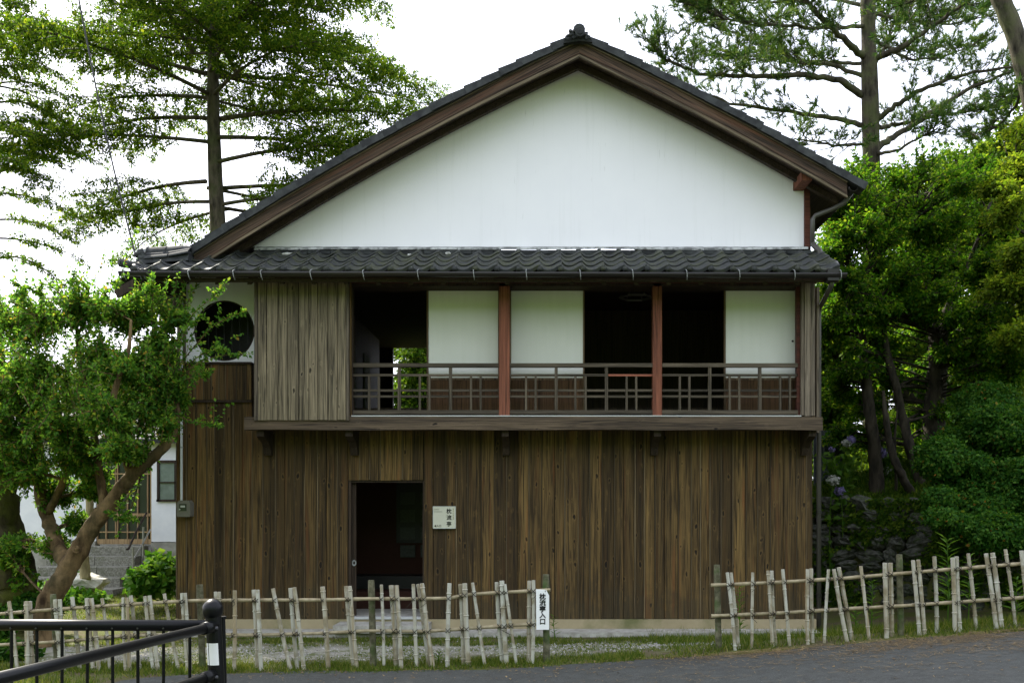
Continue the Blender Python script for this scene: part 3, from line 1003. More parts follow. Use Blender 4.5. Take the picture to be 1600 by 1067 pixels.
# ornamental ridge-end tile: lobed shield, boss and curls
def q(px, py): return (PXx(px, -.6), PZ(py, -.6))
outl = [q(*p) for p in ((880.5, 68), (881.5, 61), (884, 56), (889, 53), (893, 48.5), (898, 45.5), (903, 45), (908, 47), (913, 51.5), (915.5, 54.5), (919, 56), (923, 60), (925.5, 66), (905, 64))]
m = MB(); m.prism_y(outl[::-1], -.60, -.50); orn = m.build('ridge_end_tile', M['tile_plain'], main_roof)
bx, bz = q(906, 54)
m = MB(); m.tube([(bx, -.60, bz), (bx, -.67, bz)], [.062, .055], 14); m.tube([(bx, -.668, bz), (bx, -.68, bz)], [.04, .03], 12); m.build('boss', M['tile_plain'], orn)
for px, py, r in ((888, 61, .045), (893, 55, .035), (897, 60, .03), (918, 61, .035), (899, 49.5, .03), (891, 50.5, .02), (914, 56, .025)):
    a, b = q(px, py)
    m = MB(); m.tube([(a + r*math.cos(k*.9)*(1-k*.1), -.607-.006*k, b + r*math.sin(k*.9)*(1-k*.1)) for k in range(8)], .014, 6); m.build('curl', M['tile_plain'], orn)

# gutters, hooks and downpipes
def gutter(mb, a, b, r):
    a, b = Vector(a), Vector(b); d = (b-a).normalized(); side = d.cross(Vector((0, 0, 1))).normalized()
    k = 8; n0 = len(mb.v)
    for p in (a, b):
        for rr in (r, r-.006):
            for i in range(k+1):
                an = math.pi*i/k
                mb.v.append(tuple(p + side*(rr*math.cos(an)) - Vector((0, 0, 1))*(rr*math.sin(an))))
    w = k+1
    for i in range(k):
        mb.f.append((n0+i, n0+i+1, n0+2*w+i+1, n0+2*w+i)); mb.f.append((n0+w+i, n0+3*w+i, n0+3*w+i+1, n0+w+i+1))
        mb.f.append((n0+i, n0+w+i, n0+w+i+1, n0+i+1)); mb.f.append((n0+2*w+i, n0+2*w+i+1, n0+3*w+i+1, n0+3*w+i))
    mb.f += [(n0, n0+2*w, n0+3*w, n0+w), (n0+k, n0+w+k, n0+3*w+k, n0+2*w+k)]
    return mb
GY = -1.0; GZ = PZ(426, GY)
gut = gutter(MB(), (PXx(187, GY), GY, GZ+.01), (PXx(1322, GY), GY, GZ-.012), .055).build('gutter', M['gutter'], house, smooth=True)
for px in (196, 296, 366, 409, 486, 568, 653, 740, 822, 906, 988, 1072, 1154, 1240, 1312):
    x = PXx(px, GY)
    m = MB(); m.tube([(x, GY+.05, GZ+.05), (x, GY-.03, GZ+.022), (x, GY-.060, GZ+.005), (x+.004, GY-.055, GZ-.03), (x+.008, GY-.045, GZ-.06), (x+.010, GY+.0, GZ-.085)], .0048, 6)
    m.build('gutter_hook', M['steel'], gut)
ex = AX+TR+.03
eg = gutter(MB(), (ex+.03, -.52, rake(TR)-.05), (ex+.03, YB+.4, rake(TR)-.05), .06).build('gutter', M['gutter'], house, smooth=True)
m = MB(); m.tube([P(1332, 300, -.3), P(1318, 318, -.25), P(1300, 327, -.2), P(1274, 337, -.15), P(1269.5, 343, -.15), P(1269.5, 382, -.15)], .030, 8); m.build('downpipe', M['pipe'], house, smooth=True)
m = MB(); m.tube([P(1269.5, 381, -.15), P(1276, 388, -.2), P(1281, 392, -.25), P(1282, 401, -.3), P(1306, 412, -.75), P(1308, 420, -.85)], .036, 8); m.build('downpipe', M['pipe'], house, smooth=True)
m = MB(); xh = PXx(1300, -.95); m.box(xh-.07, xh+.07, -1.02, -.86, PZ(440, -.95), PZ(422, -.95)); m.build('rain_hopper', M['gutter'], house)
m = MB(); m.tube([P(1300, 440, -.93), P(1299, 446, -.9), P(1287, 470, -.35), P(1279.5, 484, -.05), P(1279.5, 500, .0), P(1279.5, 985, .0)], .030, 8); dp = m.build('downpipe', M['pipe'], house, smooth=True)
for py in (560, 665, 800, 930):
    m = MB(); a = P(1279.5, py, 0); m.tube([(a[0], a[1], a[2]-.02), (a[0], a[1], a[2]+.02)], .036, 8); m.build('pipe_clip', M['gutter'], dp)

# bay with balcony railings
YBY = -.45
bx0, bx1 = PXx(382, -.52), PXx(1285, -.52)
bm = MB()
bn = 14
for i in range(bn+1):                            # the big beam is hewn, not quite straight
    x = bx0 + (bx1-bx0)*i/bn; w = .006*math.sin(i*1.7)+.004*math.sin(i*3.1)
    bm.v += [(x, -.54, PZ(671.5, -.52)+w), (x, -.40, PZ(671.5, -.52)), (x, -.40, PZ(651, -.52)), (x, -.53, PZ(651, -.52)+w*.5)]
for i in range(bn):
    a = 4*i
    for k in range(4): bm.f.append((a+k, a+(k+1) % 4, a+4+(k+1) % 4, a+4+k)[::-1])
bm.f += [(0, 1, 2, 3), (4*bn+3, 4*bn+2, 4*bn+1, 4*bn)]
bm.build('balcony_beam', M['beam'], house)
hb('balcony_floor', 'dark_wood', PXx(400, -.4), PXx(1272, -.4), -.398, .0, Z_FLOOR2-.10, Z_FLOOR2-.002)
hb('metal_sill', 'sill', PXx(546, -.5), PXx(1252, -.5), -.50, -.42, PZ(650.4, -.5), PZ(648.8, -.5))
for px in (412, 549, 790, 1025, 1264):
    x = PXx(px, -.3); w = .045
    z1 = PZ(672, -.5) - .002; zb = PZ(711, -.1)
    prof = [(-.46, z1), (-.46, z1-.07), (-.38, z1-.10), (-.25, z1-.13), (-.16, z1-.20), (-.12, zb), (-.03, zb), (-.03, z1)]
    m = MB(); m.prism_x(prof, x-w, x+w); m.build('bracket', M['dark_wood'], house)
for px in (412, 549, 790, 1025, 1264):           # sleeper beams carrying the bay floor
    x = PXx(px, -.3); hb('joist', 'dark_wood', x-.05, x+.05, -.399, -.03, PZ(672, -.5)-.001, Z_FLOOR2-.102)
LZ0, LZ1 = PZ(447, YBY), PZ(430, YBY)
hb('lintel', 'redbeam', PXx(545, YBY), PXx(1276, YBY), YBY-.02, YBY+.10, LZ0+.035, LZ1+.09)
hb('upper_track', 'dark_wood', PXx(549, YBY), PXx(1250, YBY), YBY+.0, -.10, LZ0-.0, LZ0+.033)
hb('bay_ceiling', 'soffit', PXx(400, YBY), PXx(1272, YBY), YBY+.1, .0, LZ0+.06, LZ0+.10)
zb_ = PZ(649, YBY)
for a, b in ((779.5, 796.5), (1020, 1034.5)):
    hb('post', 'redwood', PXx(a, YBY), PXx(b, YBY), YBY, YBY+.12, zb_, LZ0+.034, c=.008)
hb('post', 'dark_wood', PXx(545.5, YBY), PXx(551, YBY), YBY, YBY+.10, zb_, LZ0+.034, c=.004)
hb('post', 'redbeam', PXx(1246, YBY), PXx(1251, YBY), YBY+.03, YBY+.12, zb_, LZ0+.034)
hb('end_board', 'post_grey', PXx(1251.2, YBY), PXx(1256, YBY), YBY-.015, YBY+.12, zb_, LZ0+.034, c=.004)
hb('end_board', 'post_grey', PXx(1256.3, YBY), PXx(1266, YBY), YBY-.025, YBY+.12, zb_-.01, LZ0+.034, c=.006)
hb('end_board', 'post_grey', PXx(1266.3, YBY), PXx(1273, YBY), YBY-.020, YBY+.12, zb_-.005, LZ0+.034, c=.006)
hb('end_board', 'post_grey', PXx(1274.5, -.2), PXx(1279, -.2), -.24, -.12, PZ(676, -.2), PZ(450, -.2), c=.004)
hb('bay_side_wall', 'plank', PXx(1268, -.3), PXx(1272, -.3), -.32, .0, Z_FLOOR2, LZ0+.1)
# shutter box
SBY = -.56
sb = hb('shutter_box', 'dark_wood', PXx(398, SBY)+.012, PXx(544, SBY)-.012, SBY+.024, -.14, PZ(656, SBY)+.01, PZ(436, SBY))
x = PXx(397.5, SBY); xs = PXx(541, SBY)
nB = 9; wv = [rnd.uniform(.85, 1.12) for _ in range(nB)]; tot = sum(wv)
for i in range(nB):
    w = wv[i]/tot*(xs-x0)*0 + wv[i]/tot*(xs-PXx(403, SBY))
    if i == 0: x = PXx(403, SBY)
    plank(x, x+w-.006, PZ(656, SBY)+rnd.uniform(-.004, .004), PZ(436, SBY), SBY, M['plank_grey'], sb); x += w
for a, b in ((397.3, 402.7), (541.2, 545)):
    hb('edge_strip', 'post_grey', PXx(a, SBY), PXx(b, SBY), SBY-.008, SBY+.05, PZ(656.5, SBY), PZ(436, SBY), parent=sb, c=.003)
m = MB(); m.box(PXx(545.2, SBY), PXx(546, SBY)+.01, SBY+.05, -.30, PZ(655, SBY), PZ(436, SBY)); m.build('side_board', M['plank'], sb)

# sliding paper screens
SY = -.16
def shoji(a, b, tan_left):
    z1, zm, z0 = PZ(449, SY), PZ(590.5, SY), PZ(648, SY)
    x0, x1 = PXx(a, SY), PXx(b, SY)
    f = MB()
    wl_ = .022
    f.box(x0, x0+wl_, SY-.016, SY+.016, z0, z1); f.box(x1-.018, x1, SY-.016, SY+.016, z0, z1)
    f.box(x0+wl_, x1-.018, SY-.014, SY+.014, z1-.022, z1); f.box(x0+wl_, x1-.018, SY-.016, SY+.014, zm-.03, zm); f.box(x0+wl_, x1-.018, SY-.014, SY+.014, z0, z0+.05)
    fr = f.build('paper_screen', M['lattice_dark'], house)
    p = MB(); p.box(x0+wl_, x1-.018, SY-.006, SY-.002, zm, z1-.022); p.build('paper', M['paper'], fr)
    n = 5; w = (x1-.018-x0-wl_)/n
    for i in range(n):
        m = MB(); m.box(x0+wl_+i*w+.002, x0+wl_+(i+1)*w-.002, SY-.004, SY+.006, z0+.05, zm-.03); m.build('skirting_board', M['panel'], fr)
    for i in range(1, 8):
        zz = zm + (z1-.022-zm)*i/8
        m = MB(); m.box(x0+wl_, x1-.018, SY-.0015, SY+.010, zz-.005, zz+.005); m.build('muntin', M['lattice_dark'], fr)
    return fr
M['lattice_dark'] = wood('screen_frame', (.05, .032, .017), (.16, .11, .06), knots=False, var=.2)
shoji(667, 780.5, True)
s2 = shoji(796, 913, False)
shoji(1131, 1246, True)
m = MB(); k = P(1238.5, 533, SY-.017); m.tube([(k[0], k[1]-.004, k[2]), (k[0], k[1]+.002, k[2])], .014, 10); m.build('finger_pull', M['dark_board'], house)

# railings
RY = -.40
def railing(a, b, mains, shorts, red=None):
    root = hb('balcony_railing', 'rail', PXx(a, RY), PXx(b, RY), RY-.035, RY+.035, PZ(647, RY), PZ(641, RY))
    hb('rail', 'rail', PXx(a, RY), PXx(b, RY), RY-.036, RY+.036, PZ(574, RY), PZ(568, RY), parent=root, c=.006)
    x1 = b if red is None else red
    hb('rail', 'rail', PXx(a, RY), PXx(x1, RY), RY-.02, RY+.02, PZ(588, RY), PZ(584.5, RY), parent=root)
    if red: hb('rail', 'orange_rail', PXx(red, RY)+.002, PXx(b, RY), RY-.02, RY+.02, PZ(588, RY), PZ(584.5, RY), parent=root, label='orange-red newer piece of rail')
    for t, u in ((611.8, 608.3), (621.2, 617.7)):
        hb('rail', 'rail', PXx(a, RY), PXx(b, RY), RY-.011, RY+.011, PZ(t, RY), PZ(u, RY), parent=root)
    for x in mains: hb('baluster', 'baluster', PXx(x-2.4, RY), PXx(x+2.4, RY), RY-.024, RY+.024, PZ(641, RY), PZ(574, RY), parent=root, c=.003)
    for x in shorts: hb('baluster', 'baluster', PXx(x-1.7, RY), PXx(x+1.7, RY), RY-.017, RY+.017, PZ(641, RY), PZ(588, RY), parent=root, c=.003)
    return root
railing(550, 780, [624, 704], [577, 592, 656, 671, 736, 751])
railing(796, 1020, [869, 947.5], [822, 837, 899, 915, 979, 994], red=950)
railing(1034, 1246, [1108.7, 1187], [1062, 1077, 1140, 1155, 1219, 1234])

# ------------------------------------------------------------------ things on and in the house
lamp = thing('ceiling_lamp', 'dark hexagonal ceiling lamp in the upstairs room beside the right red post', 'lamp', P(993, 465, 1.2))
m = MB(); k = 6; r = 25*(CAM_D+1.2)/FPX
pts = [(r*math.cos(2*math.pi*i/k), r*math.sin(2*math.pi*i/k)) for i in range(k)]
for i in range(k):
    a, b = pts[i], pts[(i+1) % k]
    m.tube([(a[0], a[1], 0), (b[0], b[1], 0)], .018, 5); m.tube([(a[0], a[1], 0), (a[0]*.6, a[1]*.6, .14)], .008, 4)
    m.tube([(a[0]*.6, a[1]*.6, .14), (b[0]*.6, b[1]*.6, .14)], .012, 5)
m.build('lamp_frame', M['meter'], lamp)
m = MB(); m.tube([(0, 0, .14), (0, 0, 4.62-P(993, 465, 1.2)[2])], .01, 6); m.tube([(0, 0, .12), (0, 0, .17)], [.25, .22], 12); m.build('lamp_cord', M['dark_board'], lamp)


def text_mesh(body, size, mat, name, parent, loc, gap=None, bold=0.0, thick=.0015, sx=1.0):
    """lettering as real flat geometry; gap set = one character below the other"""
    cu = bpy.data.curves.new(name, 'FONT')
    cu.size = size; cu.extrude = thick; cu.offset = bold; cu.align_x = 'CENTER'
    cu.resolution_u = 2
    cu.body = '\n'.join(body) if gap else body
    if gap: cu.space_line = gap
    tmp = bpy.data.objects.new(name+'_tmp', cu); COL.objects.link(tmp)
    me = bpy.data.meshes.new_from_object(tmp.evaluated_get(bpy.context.evaluated_depsgraph_get()))
    bpy.data.objects.remove(tmp)
    me.materials.clear(); me.materials.append(mat)
    o = link(name, me, parent, loc)
    o.rotation_euler = (R(90), 0, 0); o.scale = (sx, 1, 1)
    return o


sg = thing('entrance_sign', 'small square pale sign with black vertical lettering on the plank wall', 'sign', P(694.5, 825, -.05))
a, b, c = P(677, 825, -.05), P(712, 791, -.05), P(694.5, 825, -.05)
w, h = (b[0]-a[0])/2, b[2]-a[2]
m = MB(); m.cbox(-w, w, -.022, .002, 0, h, .002); m.build('sign_plate', M['sign_metal'], sg)
m = MB()
for p0, p1 in (((-w, 0), (w, 0)), ((w, 0), (w, h)), ((w, h), (-w, h)), ((-w, h), (-w, 0))):
    m.tube([(p0[0], -.022, p0[1]), (p1[0], -.022, p1[1])], .004, 4)
m.build('sign_frame', M['sill'], sg)
u = CAM_D/FPX*.996
text_mesh('枕流亭', 8.2*u, M['ink'], 'lettering', sg, ((701.8-694.5)*u, -.0235, (825-801.2)*u), gap=1.22, bold=.0012)


def small_marks(n, size, vertical, mat, parent, x, y, z, seed):
    """print too small to read in the photograph: a few strokes to each character"""
    q_ = random.Random(seed); m = MB()
    for i in range(n):
        ox, oz = (x, z - i*size*1.3) if vertical else (x + i*size*1.05, z)
        for k in range(3): m.box(ox-size*.38, ox+size*.38*q_.uniform(.3, 1), y-.0012, y, oz+size*(.3*k-.36), oz+size*(.3*k-.24))
        e = q_.uniform(-.2, .2)*size; m.box(ox+e-size*.06, ox+e+size*.06, y-.0016, y-.0013, oz-size*.4, oz+size*.4)
    m.build('small_print', mat, parent)


small_marks(6, 2.3*u, True, M['ink_gold'], sg, (708.6-694.5)*u, -.0225, (825-795.2)*u, 1)
small_marks(5, 1.7*u, False, M['ink'], sg, (678.8-694.5)*u, -.0225, (825-795.6)*u, 2)
small_marks(8, 1.6*u, False, M['ink'], sg, (678.8-694.5)*u, -.0225, (825-799.0)*u, 3)
text_mesh('◀入口', 3.9*u, M['ink'], 'lettering', sg, ((684.2-694.5)*u, -.0235, (825-822.6)*u), bold=.0006)

mt = thing('electric_meter', 'grey electric meter box with a white conduit on the left corner of the house', 'meter', P(291.5, 807, -.06))
m = MB()
w = .085; h = .21
m.prism_y([(-w, .012), (-w+.012, 0), (w-.012, 0), (w, .012), (w, h-.03), (w-.03, h), (-w+.03, h), (-w, h-.03)], -.11, .03); m.build('meter_case', M['meter'], mt)
m = MB(); m.box(-.052, .040, -.118, -.111, .075, .165); m.build('meter_window', M['meter_glass'], mt)
m = MB(); m.box(-.035, .022, -.121, -.119, .12, .145); m.build('dial_plate', M['meter_white'], mt)
m = MB(); m.tube([(-.045, -.118, .095), (-.045, -.124, .095)], .010, 8); m.build('seal', M['meter_white'], mt)
xc = PXx(283.5, -.06) - PXx(291.5, -.06)
m = MB(); m.tube([(xc, 0, .03), (xc, 0, .25), (xc+.005, 0, PZ(480, -.06)-PZ(807, -.06)), (xc+.005, .06, PZ(462, -.06)-PZ(807, -.06))], .0155, 8); cd = m.build('conduit', M['pipe_light'], mt, smooth=True)
for py in (700, 600, 520):
    zz = PZ(py, -.06)-PZ(807, -.06)
    m = MB(); m.tube([(xc+.003, 0, zz), (xc+.003, 0, zz+.02)], .02, 8); m.build('conduit_clip', M['steel'], cd)

wire = thing('overhead_wire', 'thin overhead wire running from the left roof corner up into the sky', 'wire', P(212, 400, -.6))
a = Vector(P(212, 400, -.6)); b = Vector(P(112, -60, -1.6)); m = MB()
m.tube([tuple((a.lerp(b, i/12) - a) + Vector((0, 0, -.18*math.sin(math.pi*i/12)))) for i in range(13)], .010, 5); m.build('wire_strand', M['wire'], wire)
for i, (dx, dz) in enumerate(((.0, 0), (.09, -.02))):
    a2 = P(222+i*6, 424, -.9); m = MB()
    o0 = P(212, 400, -.6)
    m.tube([(a2[0]-o0[0], a2[1]-o0[1], a2[2]-o0[2]+.06), (a2[0]-o0[0]+.0, a2[1]-o0[1]-.13, a2[2]-o0[2]), (a2[0]-o0[0]+.04, a2[1]-o0[1]-.12, a2[2]-o0[2]-.12), (a2[0]-o0[0]+.12, a2[1]-o0[1]+.2, a2[2]-o0[2]-.16)], .006, 5)
    m.build('cable_loop', M['wire'], wire)
# ------------------------------------------------------------------ bamboo fences
FY = -2.85
def bamboo(a, b, r, name, parent, mat='bamboo', org=(0, 0, 0), seed=0, bow=.0):
    """a culm from a to b with swollen joints and a cut top"""
    q_ = random.Random(seed); a, b = Vector(a)-Vector(org), Vector(b)-Vector(org)
    L = (b-a).length; d = (b-a)/L
    node = q_.uniform(.05, .2); pts = [(0, r)]
    while node < L-.03:
        pts += [(node-.012, r*.96), (node-.004, r*1.2), (node+.003, r*1.16), (node+.008, r*.88), (node+.014, r*.97)]
        node += q_.uniform(.17, .27)
    pts.append((L, r*.95))
    side = Vector((d.z, 0, -d.x))
    m = MB(); m.tube([a + d*s_ + side*(bow*math.sin(math.pi*s_/L)) for s_, _ in pts], [w for _, w in pts], 9)
    return m.build(name, M[mat], parent, smooth=False)


ring_me = None
def fence(label, stakes, posts, rails_u, rails_l, org_px, seed):
    org = P(*org_px, FY)
    root = thing('bamboo_fence', label, 'fence', org, 'bamboo fences along the road')
    o3 = org
    def railz(r, px): return np.interp(px, [p[0] for p in r], [p[1] for p in r])
    for r in (rails_u, rails_l):
        pts = [Vector(P(px, py, FY)) - Vector(o3) for px, py in r]
        # split into two overlapping culms so that the rail shows its joints
        cuts = [0, len(pts)//2, len(pts)-1] if len(pts) > 4 else [0, len(pts)-1]
        for c0, c1 in zip(cuts[:-1], cuts[1:]):
            seg = pts[c0:c1+1]; fine, rad = [], []
            for p, q2 in zip(seg[:-1], seg[1:]):
                n = max(2, int((q2-p).length/.11))
                for i in range(n):
                    fine.append(p.lerp(q2, i/n)); rad.append(.0165*(1.18 if len(rad) % 3 == 0 else 1))
            fine.append(seg[-1]); rad.append(.0165)
            m = MB(); m.tube(fine, rad, 8); m.build('rail', M['rail_bamboo'], root)
    for i, (x0, y0, x1, y1, w) in enumerate(stakes):
        yo = FY - .036 if (i*7 + seed) % 3 else FY + .036
        a = P(x1, y1+3, yo); b = P(x0, y0, yo)
        b = (b[0], b[1] + rnd.uniform(-.02, .02), b[2])
        st = bamboo(a, b, w/2*(CAM_D+FY)/FPX, 'stake', root, org=o3, seed=seed*100+i, bow=rnd.uniform(-.008, .008))
        for r in (rails_u, rails_l):
            mid = (x0+x1)/2; py = railz(r, mid)
            t = (py-y0)/(y1-y0); cxp = x0+(x1-x0)*t
            c = Vector(P(cxp, py, FY)) - Vector(o3)
            m = MB()
            for s_ in (-1, 1):
                rr = .030
                ax = Vector((.72, 0, .70*s_)); bx_ = Vector((0, 1, 0))
                m.tube([c + ax*rr*math.cos(2*math.pi*k/9)*1.05 + bx_*(rr*1.9*math.sin(2*math.pi*k/9) + (yo-FY)*.5) for k in range(10)], .0038, 4, cap=False)
            if rnd.random() < .3:
                m.tube([c + Vector((0, -.05, 0)), c + Vector((rnd.uniform(-.05, .05), -.07, -.03)), c + Vector((rnd.uniform(-.07, .07), -.06, -.08))], .003, 4)
            m.build('binding', M['twine'], st)
    for x0, y0, x1, y1, w in posts:
        a = Vector(P(x1, y1+3, FY+.07)) - Vector(o3); b = Vector(P(x0, y0, FY+.07)) - Vector(o3); r = w/2*(CAM_D+FY)/FPX
        m = MB(); m.tube([a.lerp(b, i/8) for i in range(9)], [r*(1+.05*math.sin(i*2.1)) for i in range(8)] + [r*.93], 12); m.build('post', M['green_post'], root, smooth=False)
    return root


L_ST = [(-52, 942, -48, 1053, 7), (-44, 942, -38, 1053, 7), (-20, 941, -8, 1052, 6), (14, 939, 28, 1051, 6), (41, 939, 43, 1050, 7), (47, 939, 52, 1048, 8), (86, 936, 96, 1046, 6.5), (92, 936, 101, 1048, 6.5), (112, 932, 126, 1053, 6.5),
        (136, 934, 147, 1053, 7), (143, 934, 155, 1053, 7), (160, 934, 172, 1045, 5.5), (193, 933, 197, 1056, 5), (199, 933, 203, 1056, 6), (204, 930, 219, 1048, 6), (227, 931, 241, 1056, 6), (233, 930, 248, 1056, 6.5),
        (256, 927, 280, 1048, 5.5), (284, 926, 294, 1054, 5.5), (290, 926, 299, 1054, 5.5), (337, 924, 339, 1050, 6), (343, 924, 346, 1050, 6), (367, 922, 366, 1045, 6.5), (396, 921, 402.5, 1048, 7), (402.5, 921, 408, 1048, 6.5),
        (426, 919, 454, 1043, 6.5), (454, 918, 465, 1045, 6.5), (460.5, 917, 475, 1045, 6.5), (504, 916, 513, 1043, 7.5), (541, 915, 553, 1046, 6.5), (547, 915, 558, 1046, 6.5),
        (596, 913, 600, 1036, 5), (611, 914, 619, 1044, 8.5), (619.5, 914, 627, 1044, 7), (646, 912, 651, 1038, 6), (653, 912, 670, 1041, 5.5), (659.5, 911, 677, 1041, 7), (702, 911, 699, 1038, 7), (719, 912, 724, 1038, 6.5), (726, 911, 732, 1038, 8),
        (738, 910, 758, 1039, 5.5), (776, 909, 785, 1038, 6.5), (784, 907, 791.5, 1038, 8), (789, 912, 807, 1036, 5), (827, 907, 826, 1037, 6.5), (833.5, 906, 831.5, 1037, 6)]
fence('long bamboo fence left of the entrance gap, in front of the doorway', L_ST,
      [(312, 913, 317, 1049, 10.5), (580, 906, 583.5, 1041, 10.5), (83, 928, 90, 1050, 9.5), (853, 897, 854, 1035, 11)],
      [(-70, 960), (0, 958.5), (80, 952), (190, 944.5), (300, 938), (405, 937), (500, 937), (575, 935), (663, 935), (702, 934), (734, 928), (825, 923), (860, 921)],
      [(-70, 1010), (0, 1007), (93, 1002), (185, 994), (300, 989), (385, 992), (500, 989), (575, 985), (663, 986), (698, 984), (734, 981), (825, 975), (842, 974)], (400, 1048), 1)
R_ST = [(1136, 894, 1149, 1014, 5.5), (1142, 894, 1155, 1014, 5.5), (1176.5, 894, 1175, 1011, 5), (1199.6, 891, 1207, 1009, 5.5), (1205.5, 891, 1212.5, 1009, 5.5), (1222.7, 889, 1234, 1007, 5.5), (1262.3, 889, 1262.3, 1005, 6), (1268.5, 888, 1270, 1004, 6),
        (1294, 889, 1288, 1003, 5), (1302.6, 889, 1324, 1001, 6.5), (1310, 886, 1332, 1000, 7), (1344.5, 884, 1358, 996, 5.5), (1383, 879, 1385.5, 995.5, 7.5), (1391, 879, 1393.5, 995, 7.5),
        (1426, 875, 1437, 990, 6.5), (1433.5, 874, 1445, 989, 6.5), (1460, 869, 1464, 987, 6.5), (1488, 871, 1492, 984, 7), (1495.5, 869, 1500, 984, 7), (1512, 864.5, 1525.5, 981.5, 6), (1541.5, 864.5, 1557, 979, 7), (1549.5, 863.5, 1565, 978, 7.5),
        (1571, 858, 1587, 976, 5.5), (1596, 860, 1610, 975, 7), (1625, 858, 1632, 972, 7), (1650, 856, 1656, 970, 7)]
fence('bamboo fence right of the entrance gap, climbing with the road', R_ST,
      [(1120, 882, 1123, 1017, 10), (1405, 866, 1408, 995, 10), (1680, 850, 1683, 972, 10)],
      [(1111, 914), (1223, 909), (1320, 903), (1424.5, 894), (1600, 880), (1690, 873)],
      [(1111.5, 962), (1223, 957), (1320, 951), (1424.5, 945), (1600, 933), (1690, 926)], (1300, 1003), 2)

bs = thing('hanging_sign', 'narrow white board with black vertical lettering hung on the bamboo fence', 'sign', P(847.5, 983, FY-.06))
u = (CAM_D+FY-.06)/FPX
m = MB(); m.prism_y([((838-847.5)*u, 0), ((858-847.5)*u, .0), ((858-847.5)*u, 53*u), ((853.5-847.5)*u, 62*u), ((837.5-847.5)*u, 63*u)], -.012, .0); m.build('sign_board', M['sign_white'], bs)
text_mesh('枕流亭入口', 10.0*u, M['ink'], 'lettering', bs, (.002, -.0135, (983-935)*u), gap=.97, bold=.0022)
m = MB(); m.tube([((852-847.5)*u, .02, 62*u), ((852-847.5)*u, -.012, 61*u), ((852-847.5)*u, -.014, 59*u)], .004, 5); m.build('hanging_wire', M['bolt'], bs)

# ------------------------------------------------------------------ black guard railing by the road
rl = thing('guard_railing', 'black painted steel guard railing with a ball-topped corner post', 'railing', (PXx(335, -6.65), -6.65, 0))
O = Vector(rl.location)
YA = -6.55
def W(px, py, Y): return Vector(P(px, py, Y)) - O
pa, pb = W(333, 958, -6.65), W(345, 1190, -6.65)
m = MB(); m.tube([pb, pa], .048, 16); m.build('corner_post', M['black_paint'], rl, smooth=False)
m = MB()
c = W(332.5, 950.5, -6.65)
prof = [(-.062, .03), (-.056, .046), (-.04, .056), (-.02, .062), (0, .063), (.02, .060), (.04, .048), (.055, .03), (.063, .006)]
m.tube([c + Vector((0, 0, z)) for z, _ in prof], [r for _, r in prof], 18); m.build('ball_cap', M['black_paint'], rl, smooth=True)
for y0, y1 in ((1003, 1037),):
    t0, t1 = W(335.6, y1, -6.65), W(334.0, y0, -6.65)
    t0 = pa.lerp(pb, (y1-958)/232); t1 = pa.lerp(pb, (y0-958)/232)
    m = MB(); n0 = 16
    for a0, a1 in ((R(-118), R(-48)), (R(-146), R(-126))):
        b0 = len(m.v)
        for i in range(9):
            an = a0+(a1-a0)*i/8
            for t in (t0, t1): m.v.append(tuple(t + Vector((.0492*math.cos(an), .0492*math.sin(an), 0))))
        for i in range(8): m.f.append((b0+2*i, b0+2*i+2, b0+2*i+3, b0+2*i+1))
    m.build('reflective_band', M['tape'], rl)
# section running left, parallel to the house
za = W(330, 977, YA); zl = W(-160, 975, YA)
m = MB(); m.tube([(zl.x, zl.y, zl.z), (za.x, za.y, za.z)], .036, 12); m.build('top_rail', M['black_paint'], rl, smooth=True)
for px in (-141, -101, -62, -22, 18, 57.5, 97, 136.5, 176, 215.5, 255.5, 296.5):
    x = W(px, 980, YA).x
    m = MB(); m.tube([(x, zl.y, za.z-.02), (x, zl.y, -.02)], .0105, 8); m.build('baluster', M['black_paint'], rl)
    m = MB(); m.tube([(x+.012, zl.y-.034, za.z-.012), (x+.012, zl.y-.040, za.z-.012)], .006, 6); m.build('rivet', M['bolt'], rl)
m = MB(); m.tube([(zl.x, zl.y, .10), (za.x, za.y, .10)], .02, 10); m.build('bottom_rail', M['black_paint'], rl)
a, b = W(347, 966, YA+.05), W(352, 1180, YA+.05)
m = MB(); m.tube([b, a], .020, 10); m.tube([a, a+Vector((0, 0, .015))], .027, 10); m.build('end_post', M['black_paint'], rl)
# section coming towards the road, beside the photographer
e0 = W(330, 979, -6.70); e1 = W(0, 1059, -8.60)
dirv = (e1-e0).normalized()
for off in (Vector((0, 0, 0)), Vector((0, 0, -.30))):
    p0, p1 = e0+off, e0+off+dirv*3.2
    m = MB(); m.tube([p0+dirv*.07, p1], .029, 14); m.build('side_rail', M['black_paint'], rl, smooth=True)
    m = MB(); m.tube([p0-dirv*.03, p0+dirv*.10], .038, 14); cl = m.build('rail_sleeve', M['black_paint'], rl, smooth=True)
    for dx in (-.012, .045):
        c = p0 + Vector((dx+.01, -.045 if dx < 0 else -.035, 0)) + dirv*.02
        m = MB(); m.blob(c, .011, 3, 0, 8, 5); m.build('bolt', M['bolt'], cl)

